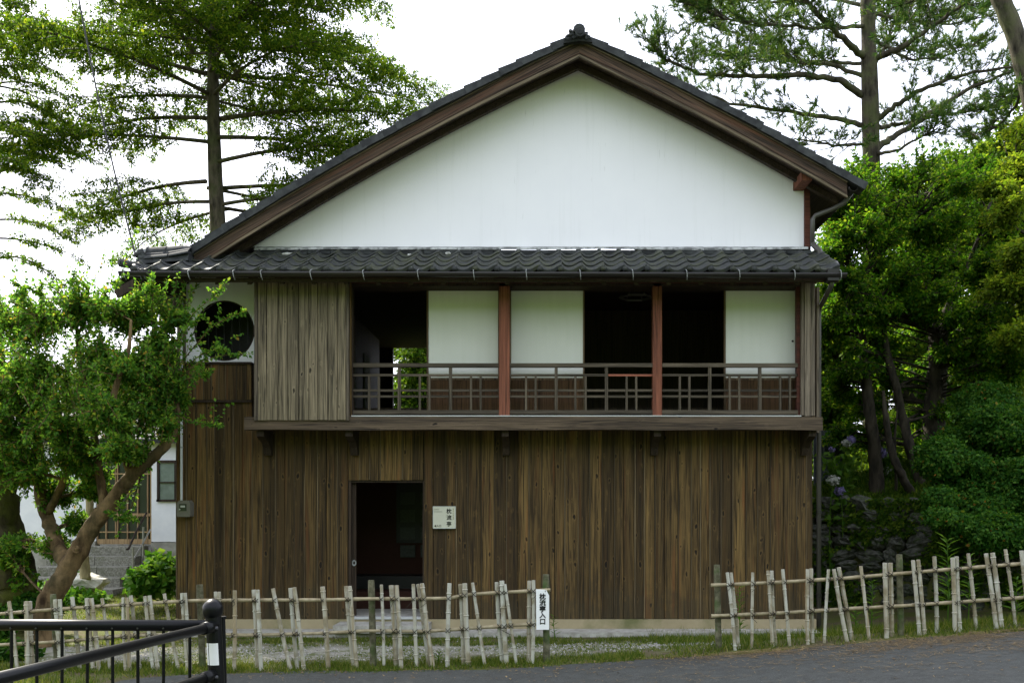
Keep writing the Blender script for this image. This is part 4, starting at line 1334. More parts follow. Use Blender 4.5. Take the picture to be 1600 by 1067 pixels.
# ------------------------------------------------------------------ annex with its entrance steps, at the left
AY = 7.0
annex = thing('white_annex', 'white plastered building with lattice door behind the garden at left', 'building', (PXx(190, AY), AY, 0))
AO = Vector(annex.location)
def ap(name, mat, a, b, y0, y1, py0, py1, parent=annex, c=0):
    return box_part(name, M[mat], parent, PXx(a, AY)-AO.x, PXx(b, AY)-AO.x, y0-AY, y1-AY, PZ(py1, AY), PZ(py0, AY), c)
ap('wall', 'white_wall', -120, 149, AY+.02, AY+.2, 692, 845)
ap('wall', 'white_wall', 236, 420, AY+.02, AY+.2, 692, 846)
ap('wall', 'white_wall', 149.3, 235.7, AY+.03, AY+.19, 692, 698)
ap('base', 'grey_base', -120, 149, AY-.01, AY+.2, 846, 915)
ap('base', 'grey_base', 236, 420, AY-.01, AY+.2, 847, 915)
ap('wall', 'white_wall', -120, 420, 10, 10.2, 660, 900)
df = ap('lattice_door', 'glass', 150, 235.5, AY+.10, AY+.12, 699, 850)
for x in (150, 163.5, 178.5, 181.5, 197, 213, 228.5, 234):
    ap('stile', 'lattice', x-.9, x+.9, AY+.06, AY+.10, 699, 845, parent=df)
for y, hgt in ((804, 4.6), (831, 1.8), (846, 8), (740, 2), (702, 4)):
    ap('cross_rail', 'lattice', 150, 235, AY+.055, AY+.0599, y-hgt/2, y+hgt/2, parent=df)
win = ap('window', 'curtain', 248, 275, AY+.0, AY+.016, 724, 780)
for a, b, c, d in ((246, 249.5, 721, 783), (246, 276, 719, 723), (245, 276, 780, 783.5), (249.5, 276, 752.5, 754.5), (273, 276, 723, 780)):
    ap('frame', 'dark_wood', a, b, AY-.03, AY+.0 if a != 249.5 else AY-.005, c, d, parent=win)
rf = MB(); rf.quadbox([(PXx(-140, AY)-AO.x, -.2, 2.86), (PXx(360, AY)-AO.x, -.2, 2.86), (PXx(360, AY)-AO.x, 3.2, 3.7), (PXx(-140, AY)-AO.x, 3.2, 3.7),
                       (PXx(-140, AY)-AO.x, -.2, 2.94), (PXx(360, AY)-AO.x, -.2, 2.94), (PXx(360, AY)-AO.x, 3.2, 3.78), (PXx(-140, AY)-AO.x, 3.2, 3.78)])
rf.build('roof', M['tile_plain'], annex)
steps = thing('stone_steps', 'four grey granite steps up to the lattice door', 'steps', (PXx(175, 6), 6.0, 0))
zs = [PZ(851.5, AY), PZ(866, AY-.35)+.0, PZ(880, AY-.7), PZ(894, AY-1.0)]
ztop = PZ(852, AY)
nst = 4; rise = ztop/4.6
for i in range(nst):
    z1 = ztop - i*rise; y0 = AY - .05 - .33*(i+1)
    x0, x1 = PXx(100, AY)-PXx(175, 6), PXx(233, AY)-PXx(175, 6)
    cut = x0 + (x1-x0)*(.62, .55, .66, .5)[i]
    for a, b in (((x0, x1),) if i == 0 else ((x0, cut-.006), (cut+.006, x1))):
        m = MB(); m.prism_x([(y0-6+rnd.uniform(-.01, .01), z1-rise-.0), (y0-6, z1-.012), (y0-6+.012, z1), (y0-6+.345, z1), (y0-6+.345, z1-rise)], a, b); m.build('step_block', M['stone_step'], steps)
m = MB(); m.box(x0-.1, x1+.1, -6+AY-1.9, -6+AY-.02, -.15, ztop-nst*rise); m.build('step_base', M['stone_step'], steps)
hr = thing('step_handrail', 'thin steel handrail beside the granite steps', 'handrail', P(215, 896, AY-1.0))
HO = Vector(hr.location)
def H(px, py, Y): return Vector(P(px, py, Y))-HO
m = MB(); m.tube([H(207.5, 898, AY-1.1), H(207.5, 855, AY-1.1)], .018, 8); m.build('post', M['handrail'], hr)
m = MB(); m.tube([H(223.5, 882, AY-.4), H(224, 823, AY-.4)], .018, 8); m.build('post', M['handrail'], hr)
m = MB(); m.tube([H(207.5, 876, AY-1.1), H(235, 827, AY-.1)], .015, 8); m.build('rail', M['handrail'], hr)
m = MB(); m.tube([H(198, 858, AY-1.35), H(201, 857, AY-1.3), H(212, 832, AY-.8), H(229, 801, AY-.1)], .020, 8); m.build('rail', M['dark_wood'], hr)
bd = thing('garden_boulder', 'pale flat-topped boulder in the sunlit garden at left', 'boulder', P(130, 921, 4.2))
m = MB(); m.blob((0, 0, .12), (.42, .3, .17), 5, .13, 12, 8); m.blob((-.25, -.1, .04), (.32, .25, .12), 8, .15, 10, 6); m.build('rock', M['boulder'], bd, smooth=False)

# grey board fence behind the house at the right
gf = thing('board_fence', 'dark grey board fence past the right corner of the house', 'fence', (PXx(1290, 4), 4.0, 1.2))
for i in range(3):
    m = MB(); m.cbox(0, .17, 0, .03, 0, 2.0, .004); m.build('board', M['grey_board'] if 'grey_board' in M else M.setdefault('grey_board', plain('grey_board', (.045, .055, .06), .7)), gf, loc=(-.2+i*.18, rnd.uniform(-.01, .01), -.3))
for z in (.2, 1.3):
    m = MB(); m.box(-.2, .34, .035, .07, z, z+.06); m.build('batten', M['grey_board'], gf)

# ------------------------------------------------------------------ stone retaining wall
rw_ = thing('stone_retaining_wall', 'dark mossy rubble retaining wall below the wooded bank at right', 'wall', (float(W0[0]), float(W0[1]), 0))
LW = np.linalg.norm(W1-W0)
m = MB()
a = Vector((0, 0, 0)); d3 = Vector((_wd[0], _wd[1], 0)); n3 = Vector((_wn[0], _wn[1], 0))
m.quadbox([(-d3*.3+n3*.0), d3*LW+n3*.0, d3*LW+n3*.5, -d3*.3+n3*.5, -d3*.3+n3*.30+Vector((0, 0, 1.62)), d3*LW+n3*.30+Vector((0, 0, 1.62)), d3*LW+n3*.5+Vector((0, 0, 1.62)), -d3*.3+n3*.5+Vector((0, 0, 1.62))])
m.build('earth_core', M['bark_dark'], rw_)
sms = []
for k in range(7):
    s_ = MB(); s_.blob((0, 0, 0), (.5, .38, .5), 40+k, .22, 7, 5); sms.append(s_.mesh('stone', M['wall_stone']))
z = .05; cnt = 0
while z < 1.62:
    hgt = rnd.uniform(.15, .24); t = -.25 + rnd.uniform(0, .15)
    while t < LW and t < 6.3:
        w = rnd.uniform(.17, .42)
        p = d3*(t+w/2) + n3*(.30*z/1.62 - rnd.uniform(.0, .06)) + Vector((0, 0, z+hgt/2 + rnd.uniform(-.03, .03)))
        o = link('stone', sms[rnd.randrange(7)], rw_, p)
        o.rotation_euler = (rnd.uniform(-.2, .2), rnd.uniform(-.35, .35), math.atan2(_wd[1], _wd[0]) + rnd.uniform(-.25, .25))
        o.scale = (w*1.12, rnd.uniform(.3, .42), hgt*1.2)
        t += w; cnt += 1
    z += hgt
# ------------------------------------------------------------------ vegetation helpers
def unit(v): return v/np.maximum(np.linalg.norm(v, axis=-1, keepdims=True), 1e-9)


class Leaves:
    """many small folded leaves gathered into one crown mesh"""
    def __init__(s): s.p, s.d, s.n, s.l, s.w = [], [], [], [], []

    def add(s, p, d, n, l, w):
        s.p.append(np.asarray(p)); s.d.append(np.asarray(d)); s.n.append(np.asarray(n))
        k = len(p)
        s.l.append(np.broadcast_to(l, (k,)).copy()); s.w.append(np.broadcast_to(w, (k,)).copy())

    def mesh(s, name, mat, org, fold=.25, tri=False):
        p = np.concatenate(s.p) - np.asarray(org); d = unit(np.concatenate(s.d)); n = np.concatenate(s.n)
        l = np.concatenate(s.l)[:, None]; w = np.concatenate(s.w)[:, None]
        side = unit(np.cross(d, n)); n = np.cross(side, d)
        k = len(p)
        if tri:
            v = np.stack([p - side*w, p + side*w, p + d*l], 1).reshape(-1, 3)
            return np_mesh(name, v, np.arange(3*k).reshape(k, 3), mat, 3)
        v = np.stack([p, p + d*l*.45 + side*w + n*w*fold, p + d*l - n*l*.12, p + d*l*.45 - side*w + n*w*fold], 1).reshape(-1, 3)
        return np_mesh(name, v, np.arange(4*k).reshape(k, 4), mat, 4)


def bez(a, b, n, sag=0.0, jit=0.0, up0=None):
    a, b = np.asarray(a, float), np.asarray(b, float)
    L = np.linalg.norm(b-a)
    c = (a+b)/2 + np.array([0, 0, sag*L]) + rng.normal(0, 1, 3)*jit*L
    if up0 is not None: c = a + np.asarray(up0)*L*.5
    t = np.linspace(0, 1, n)[:, None]
    return (1-t)**2*a + 2*t*(1-t)*c + t*t*b


def twig_leaves(lv, pts, k, size, wr, spread, upb=1.0, t0=.2, along=.6):
    """k leaves along a twig"""
    t = t0 + (1-t0)*rng.random(k)
    f = t*(len(pts)-1); i = np.minimum(f.astype(int), len(pts)-2); fr = (f-i)[:, None]
    p = pts[i]*(1-fr) + pts[i+1]*fr
    td = unit(pts[i+1]-pts[i])
    r = unit(rng.normal(0, 1, (k, 3)))
    d = unit(td*along + r + np.array([0, 0, -.15]))
    n = unit(np.array([0, 0, upb]) + rng.normal(0, .55, (k, 3)))
    l = size*rng.uniform(.6, 1.25, k)
    lv.add(p + r*spread*rng.random((k, 1)), d, n, l, l*wr)


def clump_tree(name, label, cat, trunks, clumps, lmat, bmat, size, wr=.3, group=None, twigs=28, per=34, spread=.05, upb=1.0, flat=1.0, branch_r=.035, twr=.006, bsag=.06, split=3):
    """trunks: list of (points, radii); clumps: (centre, radii[, share]) - foliage masses fed by limbs from the trunks"""
    org = trunks[0][0][0]
    root = thing(name, label, cat, org, group)
    wb = MB(); lv = Leaves()
    allp, allr = [], []
    for pts, rad in trunks:
        P_ = np.array(pts, float)
        if len(P_) > 2:                          # smooth the polyline
            tt = np.linspace(0, len(P_)-1, (len(P_)-1)*9+1); ii = np.minimum(tt.astype(int), len(P_)-2)
            fr = tt-ii; out = []
            for i_, f_ in zip(ii, fr):
                p0, p1, p2, p3 = P_[max(0, i_-1)], P_[i_], P_[i_+1], P_[min(len(P_)-1, i_+2)]
                out.append(.5*((2*p1)+(-p0+p2)*f_+(2*p0-5*p1+4*p2-p3)*f_**2+(-p0+3*p1-3*p2+p3)*f_**3))
            rad2 = np.interp(tt, np.arange(len(P_)), rad); P_ = np.array(out)
        else: rad2 = np.array(rad)
        rj = rad2*(1+rng.normal(0, .035, len(rad2)))
        P_ = P_ + rng.normal(0, 1, P_.shape)*rad2[:, None]*.06
        wb.tube([tuple(q2-np.array(org)) for q2 in P_], list(rj), 14)
        k0 = len(wb.v)-14*len(P_)
        for vi in range(k0, len(wb.v)):          # burrs and flutes
            cc = P_[(vi-k0)//14]-np.array(org); vv_ = np.array(wb.v[vi]); an_ = ((vi-k0) % 14)
            wb.v[vi] = tuple(cc+(vv_-cc)*(1+.10*math.sin(an_*1.35+.35*((vi-k0)//14))+rng.normal(0, .035)))
        allp.append(P_); allr.append(rad2)
    AP, AR = np.concatenate(allp), np.concatenate(allr)
    if split > 1:
        more = []
        for cl in clumps:
            c, r_ = np.array(cl[0], float), np.array(cl[1], float); sh_ = cl[2] if len(cl) > 2 else 1.0
            for _ in range(split):
                o_ = unit(rng.normal(0, 1, 3))*r_*rng.uniform(.15, .7)
                more.append((c+o_, r_*rng.uniform(.62, 1.05), sh_*rng.uniform(.75, 1.25)/split))
        clumps = more
    for cl in clumps:
        c, r = np.array(cl[0], float), np.array(cl[1], float)
        share = cl[2] if len(cl) > 2 else 1.0
        dd = np.linalg.norm(AP-c, axis=1) + np.where(AP[:, 2] > c[2]-.1, 1.5, 0)
        k = int(np.argmin(dd))
        st = AP[k]
        br = bez(st, c, 8, bsag, .06)
        r0 = min(AR[k]*.7, branch_r*min(1, .18+2.6*share))
        wb.tube([tuple(q2-np.array(org)) for q2 in br], list(np.linspace(r0, r0*.35, 8)), 6)
        nt_ = max(3, int(twigs*share))
        for _ in range(nt_):
            u_ = unit(rng.normal(0, 1, 3)); u_[2] *= flat
            e = c + u_*r*rng.uniform(.1, 1.15)**.7
            s0 = br[rng.integers(2, 8)]*.6 + (c + rng.normal(0, .3, 3)*r)*.4 if rng.random() < .5 else br[rng.integers(3, 8)]
            tw = bez(s0, e, 6, rng.uniform(-.05, .15), .08)
            wb.tube([tuple(q2-np.array(org)) for q2 in tw[::1]], [twr*2, twr*1.6, twr*1.3, twr, twr*.8, twr*.5], 3, cap=False)
            twig_leaves(lv, tw, per, size, wr, spread, upb)
    wb.build('trunk', M[bmat], root, smooth=True)
    link('crown', lv.mesh('crown', M[lmat], org), root)
    return root, lv, wb


def T3(px, py, Y): return np.array(P(px, py, Y))


def clumps_px(lst):
    """(px, py, Y, radius x px, radius y px, depth m[, share])"""
    out = []
    for c in lst:
        k = (CAM_D+c[2])/FPX
        out.append((P(c[0], c[1], c[2]), (c[3]*k, c[5], c[4]*k), *(c[6:7])))
    return out


# ------------------------------------------------------------------ firs behind the house
def fir(name, label, base, top, r0, z_from, reach, droop, nwh, seed, dens=1.0, lmat='lf_fir', az=None, one_side=False):
    global rng
    keep = rng; rng = np.random.default_rng(seed)
    base, top = np.array(base, float), np.array(top, float)
    root = thing(name, label, 'tree', base, 'tall conifers behind the house')
    wb, lv = MB(), Leaves()
    tp = [base + (top-base)*t + np.array([.10*math.sin(t*7), .1*math.cos(t*5), 0]) for t in np.linspace(0, 1, 14)]
    wb.tube([tuple(q2-base) for q2 in tp], [max(.03, r0*(1-.82*t)) for t in np.linspace(0, 1, 14)], 14)
    H_ = top[2]-base[2]
    for w in range(nwh):
        f = w/(nwh-1)
        z = z_from + (top[2]-.4-z_from)*f**1.05
        tt = (z-base[2])/H_; c = base + (top-base)*tt + np.array([.10*math.sin(tt*7), .1*math.cos(tt*5), 0])
        L0 = reach*(1-.62*f**1.5)*(.72 + .28*min(1, w/3))
        nb = int(rng.integers(4, 7))
        for b in range(nb):
            a = 2*math.pi*(b+rng.uniform(-.35, .35))/nb + w*1.1
            if az is not None and rng.random() < .3: a = az + rng.normal(0, .5)
            if f < .22 and math.sin(a) < -.25: continue
            if f < .4 and abs(math.sin(a)) > .82: continue
            if one_side and math.cos(a) < -.1: continue
            L = L0*rng.uniform(.7, 1.12)
            dh = np.array([math.cos(a), math.sin(a), 0])
            up = rng.uniform(.05, .35)*(.5+.7*f)
            n = 12
            t = np.linspace(0, 1, n)[:, None]
            zz = (up*t - droop*(1+rng.uniform(-.4, .3))*t**2.2)*L
            side = np.array([-dh[1], dh[0], 0])
            br = c + dh*(t*L) + np.array([0, 0, 1])*zz + side*(.12*L*np.sin(t*2.5+rng.uniform(0, 3))*rng.uniform(-1, 1))
            wb.tube([tuple(q2-base) for q2 in br], list(np.linspace(.034*(L/4)+.008, .005, n)), 6)
            ntw = int(17*L/2.2*dens)
            for k in range(ntw):
                ft = .16 + .84*(k+rng.random())/ntw
                i = min(int(ft*(n-1)), n-2); p0 = br[i]*(1-(ft*(n-1)-i)) + br[i+1]*(ft*(n-1)-i)
                tl = (.30 + .80*(1-ft))*L*.36*rng.uniform(.6, 1.15)
                td = unit(br[i+1]-br[i])*.75 + side*(1 if k % 2 else -1)*rng.uniform(.6, 1.1) + np.array([0, 0, rng.uniform(-.12, .12)])
                e = p0 + unit(td)*tl + np.array([0, 0, -.10*tl])
                tw = bez(p0, e, 5, .03, .04)
                wb.tube([tuple(q2-base) for q2 in tw], [.010, .008, .006, .005, .003], 3, cap=False)
                m_ = max(8, int(80*tl))
                for s_ in range(2):              # side sprays in the plane of the branch
                    q0 = tw[1+2*s_ if s_ else 1]
                    e2 = q0 + unit(unit(td)*.8 + side*rng.choice([-1, 1])*.9)*tl*.42 + np.array([0, 0, -.02])
                    t2 = bez(q0, e2, 3, 0, .04)
                    twig_leaves(lv, t2, max(4, m_//2), .076, .24, .055, 1.6, 0)
                twig_leaves(lv, tw, m_, .076, .24, .055, 1.6, .05)
    wb.build('trunk', M['bark_fir'], root, smooth=True)
    link('crown', lv.mesh('crown', M[lmat], base), root)
    rng = keep
    return root


b = P(343, 300, 8.0)
fir('fir_tree', 'tall conifer with a dark straight trunk above the left roof slope', (b[0]+.05, 8.0, 0), (b[0]-.1, 8.2, 15.6), .265, 7.9, 5.5, .20, 16, 3, 1.05)
b = P(-2, 300, 8.5)
fir('fir_tree', 'conifer at the left edge of the picture with drooping lower branches', (b[0]-.1, 8.5, 0), (b[0]-.2, 8.6, 14), .24, 6.9, 2.7, .42, 15, 9, .9, az=-.3, one_side=True)

# ------------------------------------------------------------------ pines at the right
def pine(name, label, trunk, rad, limbs, seed, nr=.075):
    """limbs: polylines of world points; needle tufts sit on the twigs along their outer part"""
    global rng
    keep = rng; rng = np.random.default_rng(seed)
    base = np.array(trunk[0], float)
    root = thing(name, label, 'tree', base, 'pines above the bank')
    wb, lv = MB(), Leaves()
    tp = np.array(trunk)
    tt = np.linspace(0, len(tp)-1, 26); tp2 = np.stack([np.interp(tt, np.arange(len(tp)), tp[:, k]) for k in range(3)], 1)
    wb.tube([tuple(q2-base) for q2 in tp2], list(np.interp(tt, np.arange(len(tp)), rad)*(1+rng.normal(0, .03, 26))), 14)
    tips = []
    for li, (pl, r0, dens) in enumerate(limbs):
        pl = np.array(pl, float); n = (len(pl)-1)*6+1
        t2 = np.linspace(0, len(pl)-1, n); ln = np.stack([np.interp(t2, np.arange(len(pl)), pl[:, k]) for k in range(3)], 1)
        ln[1:-1] = (ln[:-2]+ln[1:-1]*2+ln[2:])/4
        ln[1:] += rng.normal(0, .012, (n-1, 3))
        wb.tube([tuple(q2-base) for q2 in ln], list(np.linspace(r0, r0*.22, n)), 8)
        L = np.linalg.norm(np.diff(ln, axis=0), axis=1).sum()
        for _ in range(int(L*12*dens)):
            f = .18+.82*rng.random()**.8; i = min(int(f*(n-1)), n-2)
            d = unit(unit(ln[i+1]-ln[i])*rng.uniform(.3, 1.0) + np.array([rng.normal(0, .6), rng.normal(0, .6), rng.uniform(-.25, .75)]))
            tl = rng.uniform(.3, 1.0)*(1.2-.5*f)
            tw = bez(ln[i], ln[i]+d*tl, 6, .04, .09)
            wb.tube([tuple(q2-base) for q2 in tw], [.012, .010, .008, .007, .005, .004], 4, cap=False)
            for k in range(int(3+tl*5)):
                s0 = tw[rng.integers(2, 6)]
                e = s0 + unit(d*.8+rng.normal(0, .6, 3)+np.array([0, 0, .25]))*rng.uniform(.08, .28)
                wb.tube([tuple(s0-base), tuple(e-base)], [.004, .003], 3, cap=False)
                tips.append((e, unit(e-s0)))
    pts = np.array([t[0] for t in tips]); dr = np.array([t[1] for t in tips])
    q_ = 26
    pp = np.repeat(pts, q_, 0) - np.repeat(dr, q_, 0)*rng.random((len(pts)*q_, 1))*.13
    dd = unit(np.repeat(dr, q_, 0)*.9 + rng.normal(0, .55, (len(pp), 3)) + np.array([0, 0, .15]))
    lv.add(pp, dd, rng.normal(0, 1, (len(pp), 3)), rng.uniform(.7, 1.2, len(pp))*nr*1.9, .0068)
    wb.build('trunk', M['bark_pine'], root, smooth=True)
    link('crown', lv.mesh('crown', M['lf_pine'], base, tri=True), root)
    rng = keep
    return root


def pl(Y0, *pts):                                # pixel polyline with depth offsets
    return [P(p[0], p[1], Y0 + (p[2] if len(p) > 2 else 0)) for p in pts]


PY = 7.5
tb = P(1362, 250, PY)
pine('pine_tree', 'pine with long bare limbs spreading above the right roof slope',
     [(tb[0]+.1, PY, 2.5), (tb[0]+.02, PY, 7), P(1360, 170, PY), P(1357, 60, PY), P(1355, -60, PY), P(1350, -220, PY), P(1352, -420, PY)], [.27, .2, .175, .155, .14, .1, .03],
     [(pl(PY, (1350, 150), (1312, 125, -.3), (1262, 117, -.6), (1180, 120, -.9), (1100, 118, -1.1), (1040, 95, -1.2), (1012, 60, -1.3)), .075, 1.1),
      (pl(PY, (1352, 196), (1300, 185, .3), (1230, 173, .5), (1150, 165, .8), (1085, 140, 1.0), (1030, 130, 1.1)), .06, .75),
      (pl(PY, (1352, 92), (1318, 60, -.5), (1275, 22, -.9), (1235, -25, -1.2), (1170, -60, -1.5)), .075, 1.1),
      (pl(PY, (1350, 120), (1295, 100, .4), (1250, 100, .8), (1180, 60, 1.2), (1120, 45, 1.5), (1065, 10, 1.8)), .05, 1.3),
      (pl(PY, (1352, 40), (1290, 45, -.8), (1200, 38, -1.6), (1130, 30, -2.0), (1070, 5, -2.2)), .045, 1.3),
      (pl(PY, (1352, 100), (1300, 98, 1.0), (1220, 95, 1.6), (1150, 92, 2.0), (1090, 85, 2.1)), .04, 1.2),
      (pl(PY, (1352, 10), (1280, -5, .8), (1190, 5, 1.4), (1110, 0, 1.8)), .045, 1.2),
      (pl(PY, (1355, 225), (1310, 228, -.5), (1262, 220, -.8), (1225, 217, -1.0)), .035, .8),
      (pl(PY, (1366, 190), (1400, 165, -.3), (1440, 140, -.6), (1500, 118, -.9), (1570, 105, -1.0), (1640, 95, -1)), .065, .55),
      (pl(PY, (1366, 236), (1395, 215, .4), (1440, 188, .7), (1510, 140, 1), (1580, 112, 1.2), (1640, 80, 1.2)), .075, .6),
      (pl(PY, (1366, 92), (1410, 75, -.4), (1450, 45, -.8), (1500, 12, -1.2), (1540, -20, -1.5)), .07, .9),
      (pl(PY, (1366, 100), (1385, 70, .6), (1395, 40, .9), (1415, -5, 1.2), (1430, -40, 1.5)), .045, 1.0),
      (pl(PY, (1366, 242), (1400, 235, -.8), (1440, 215, -1.3), (1460, 205, -1.6)), .04, .7),
      (pl(PY, (1366, 200), (1400, 195, 1), (1470, 180, 1.5), (1540, 170, 2.0), (1600, 150, 2.2)), .05, .9),
      (pl(PY, (1366, 60), (1420, 95, 1.2), (1470, 90, 2), (1530, 70, 2.6)), .04, 1.2),
      (pl(PY, (1362, 20), (1420, 30, .8), (1480, 40, 1.4), (1560, 20, 2)), .045, 1.2)], 21)
p2 = P(1572, 30, 4.5)
pine('pine_tree', 'leaning grey pine trunk in the top right corner',
     [(9.6, 4.5, 3.2), P(1650, 330, 4.5), P(1603, 110, 4.5), P(1585, 50, 4.5), P(1562, -5, 4.5), P(1530, -90, 4.5), P(1500, -240, 4.5), P(1480, -420, 4.5)], [.24, .2, .165, .16, .155, .13, .1, .03],
     [(pl(4.5, (1535, -80), (1480, -40, -.5), (1440, 0, -.8), (1400, 10, -1)), .05, .9),
      (pl(4.5, (1525, -110), (1590, -70, .5), (1640, -20, .8)), .05, 1.0),
      (pl(4.5, (1603, 110), (1590, 160, .8), (1560, 200, 1.3), (1520, 215, 1.8)), .035, 1.0),
      (pl(4.5, (1606, 125), (1630, 150, .4), (1660, 170, .6)), .04, 1.0),
      (pl(4.5, (1515, -160), (1440, -130, .8), (1380, -120, 1.3)), .05, 1.0)], 33)

# ------------------------------------------------------------------ crape myrtle in front of the annex
my = -1.15
tr_main = ([T3(68, 1020, my), T3(76, 950, my), T3(100, 900, my), T3(135, 838, my), T3(165, 795, my), T3(195, 756, my-.05), T3(225, 726, my-.1), T3(262, 690, my-.1), T3(275, 650, my), T3(270, 600, my+.1), T3(262, 560, my+.1), T3(255, 500, my+.1)],
           [.185, .14, .12, .102, .093, .08, .068, .057, .05, .042, .032, .015])
tr_b = ([T3(163, 797, my), T3(158, 760, my+.1), T3(150, 700, my+.2), T3(140, 640, my+.2), T3(125, 560, my+.3), T3(118, 490, my+.3)], [.055, .05, .045, .04, .03, .012])
tr_c = ([T3(110, 885, my), T3(88, 850, my+.3), T3(75, 810, my+.5), T3(62, 760, my+.6), T3(60, 690, my+.6), T3(45, 600, my+.7), T3(30, 520, my+.7)], [.10, .085, .075, .07, .05, .035, .014])
tr_d = ([T3(205, 745, my), T3(190, 690, my-.3), T3(178, 620, my-.4), T3(200, 550, my-.4), T3(205, 500, my-.4)], [.05, .042, .034, .024, .012])
tr_e = ([T3(76, 800, my+.5), T3(100, 740, my+.3), T3(95, 660, my+.1), T3(85, 600, my)], [.05, .04, .03, .015])
myrtle_clumps = clumps_px([
    (30, 520, -.8, 60, 55, .7), (110, 500, -1.0, 60, 50, .7), (190, 490, -1.2, 50, 50, .6), (240, 545, -1.1, 32, 50, .45, .8), (60, 590, -1.2, 70, 55, .8), (150, 570, -1.4, 65, 55, .8), (225, 610, -1.3, 50, 55, .6),
    (20, 660, -1.1, 60, 55, .7), (100, 655, -1.5, 65, 50, .8), (180, 655, -1.6, 55, 50, .7), (250, 660, -1.2, 35, 45, .5, .6), (40, 730, -.9, 55, 50, .7, .8), (120, 715, -1.0, 55, 42, .7), (195, 700, -1.5, 40, 30, .5, .7),
    (-30, 600, -.9, 60, 80, .8), (-40, 720, -1, 60, 70, .8), (95, 770, -.4, 30, 35, .4, .4), (272, 505, -1.0, 16, 26, .25, .25), (278, 610, -1.1, 18, 26, .25, .3), (125, 810, -.3, 25, 25, .3, .3), (20, 850, -.4, 28, 26, .4, .4), (85, 850, -.6, 26, 26, .4, .3), (150, 760, -.7, 30, 35, .4, .4)])
mroot, mlv, mwb = clump_tree('crape_myrtle', 'leaning smooth-barked tree with bright small leaves in front of the left corner', 'tree',
                             [tr_main, tr_b, tr_c, tr_d, tr_e], myrtle_clumps, 'lf_myrtle', 'bark_smooth', .052, .30, twigs=105, per=52, spread=.05, upb=.9, branch_r=.03)
# long leafy shoots that stick out of the crown
morg = np.array(mroot.location)
shoots = [((262, 560), (300, 490), (335, 463), (357, 440)), ((280, 570), (330, 510), (365, 492), (384, 487)), ((270, 600), (310, 565), (345, 555), (392, 553)), ((240, 540), (236, 490), (240, 455), (238, 430)),
          ((275, 590), (310, 555), (340, 545), (358, 548)), ((120, 500), (118, 460), (112, 440), (118, 424)), ((130, 480), (140, 455), (128, 440), (100, 438)), ((60, 500), (45, 465), (30, 445), (18, 440)),
          ((180, 500), (200, 470), (225, 455), (250, 450)), ((40, 500), (35, 470), (34, 462), (33, 455)), ((90, 490), (70, 462), (55, 455), (45, 450)), ((265, 640), (300, 660), (330, 662), (347, 665)), ((262, 600), (300, 590), (330, 585), (310, 575)),
          ((150, 490), (160, 462), (180, 448), (186, 440)), ((250, 580), (275, 540), (300, 508), (312, 492)), ((60, 520), (66, 470), (62, 455), (65, 440)), ((200, 510), (215, 480), (214, 470), (213, 455)),
          ((225, 728), (200, 810), (185, 812), (175, 800)), ((220, 735), (185, 805), (205, 810), (216, 812))]
for i, sh in enumerate(shoots):
    sh_w, sh_l = MB(), Leaves()
    yy = [my + .1, my - .1, my - .2, my - .3]
    pts = np.array([P(p[0], p[1], y) for p, y in zip(sh, yy)])
    t2 = np.linspace(0, 3, 12); ln = np.stack([np.interp(t2, np.arange(4), pts[:, k]) for k in range(3)], 1)
    ln[1:-1] = (ln[:-2]+ln[1:-1]*2+ln[2:])/4
    sh_w.tube([tuple(q2-morg) for q2 in ln], list(np.linspace(.008, .002, 12)), 4, cap=False)
    twig_leaves(sh_l, ln, 120, .050, .32, .012, .9, .05, .5)
    for _ in range(3):
        k = rng.integers(3, 9); e = ln[k] + rng.normal(0, .12, 3) + np.array([0, 0, .1])
        tw = bez(ln[k], e, 4, .05, .05); twig_leaves(sh_l, tw, 14, .052, .32, .012, .9, .05, .5)
    so = link('shoot', sh_l.mesh('shoot', M['lf_myrtle'], morg), mroot, kind='stuff')
    sh_w.build('stem', M['bark_smooth'], so)
# upright feathery growth all over the crown
up_l, up_w = Leaves(), MB()
for _ in range(230):
    c_, r_ = myrtle_clumps[rng.integers(0, 19)][:2]
    a0 = np.array(c_) + unit(rng.normal(0, 1, 3))*np.array(r_)*rng.uniform(.3, .9)
    L_ = rng.uniform(.3, .75); ln_ = rng.normal(0, .38, 3); ln_[2] = 1
    tw = bez(a0, a0 + unit(ln_)*L_, 8, 0, .10)
    up_w.tube([tuple(q2-morg) for q2 in tw], list(np.linspace(.006, .002, 8)), 3, cap=False)
    twig_leaves(up_l, tw, int(70*L_+12), .050, .30, .012, .8, .0, .45)
uo = link('shoot', up_l.mesh('shoot', M['lf_myrtle'], morg), mroot, kind='stuff')
up_w.build('stem', M['bark_smooth'], uo, kind='stuff')
kn = MB()
c = T3(119, 858, my-.15)-morg
kn.tube([c+np.array([.032*math.cos(i*.524), -.012*math.cos(i*.9), .036*math.sin(i*.524)]) for i in range(13)], .012, 6, cap=False); kn.blob(c, (.022, .02, .026), 3, .1, 10, 7); kn.build('bark_knot', M['bark_smooth'], mroot, smooth=True)

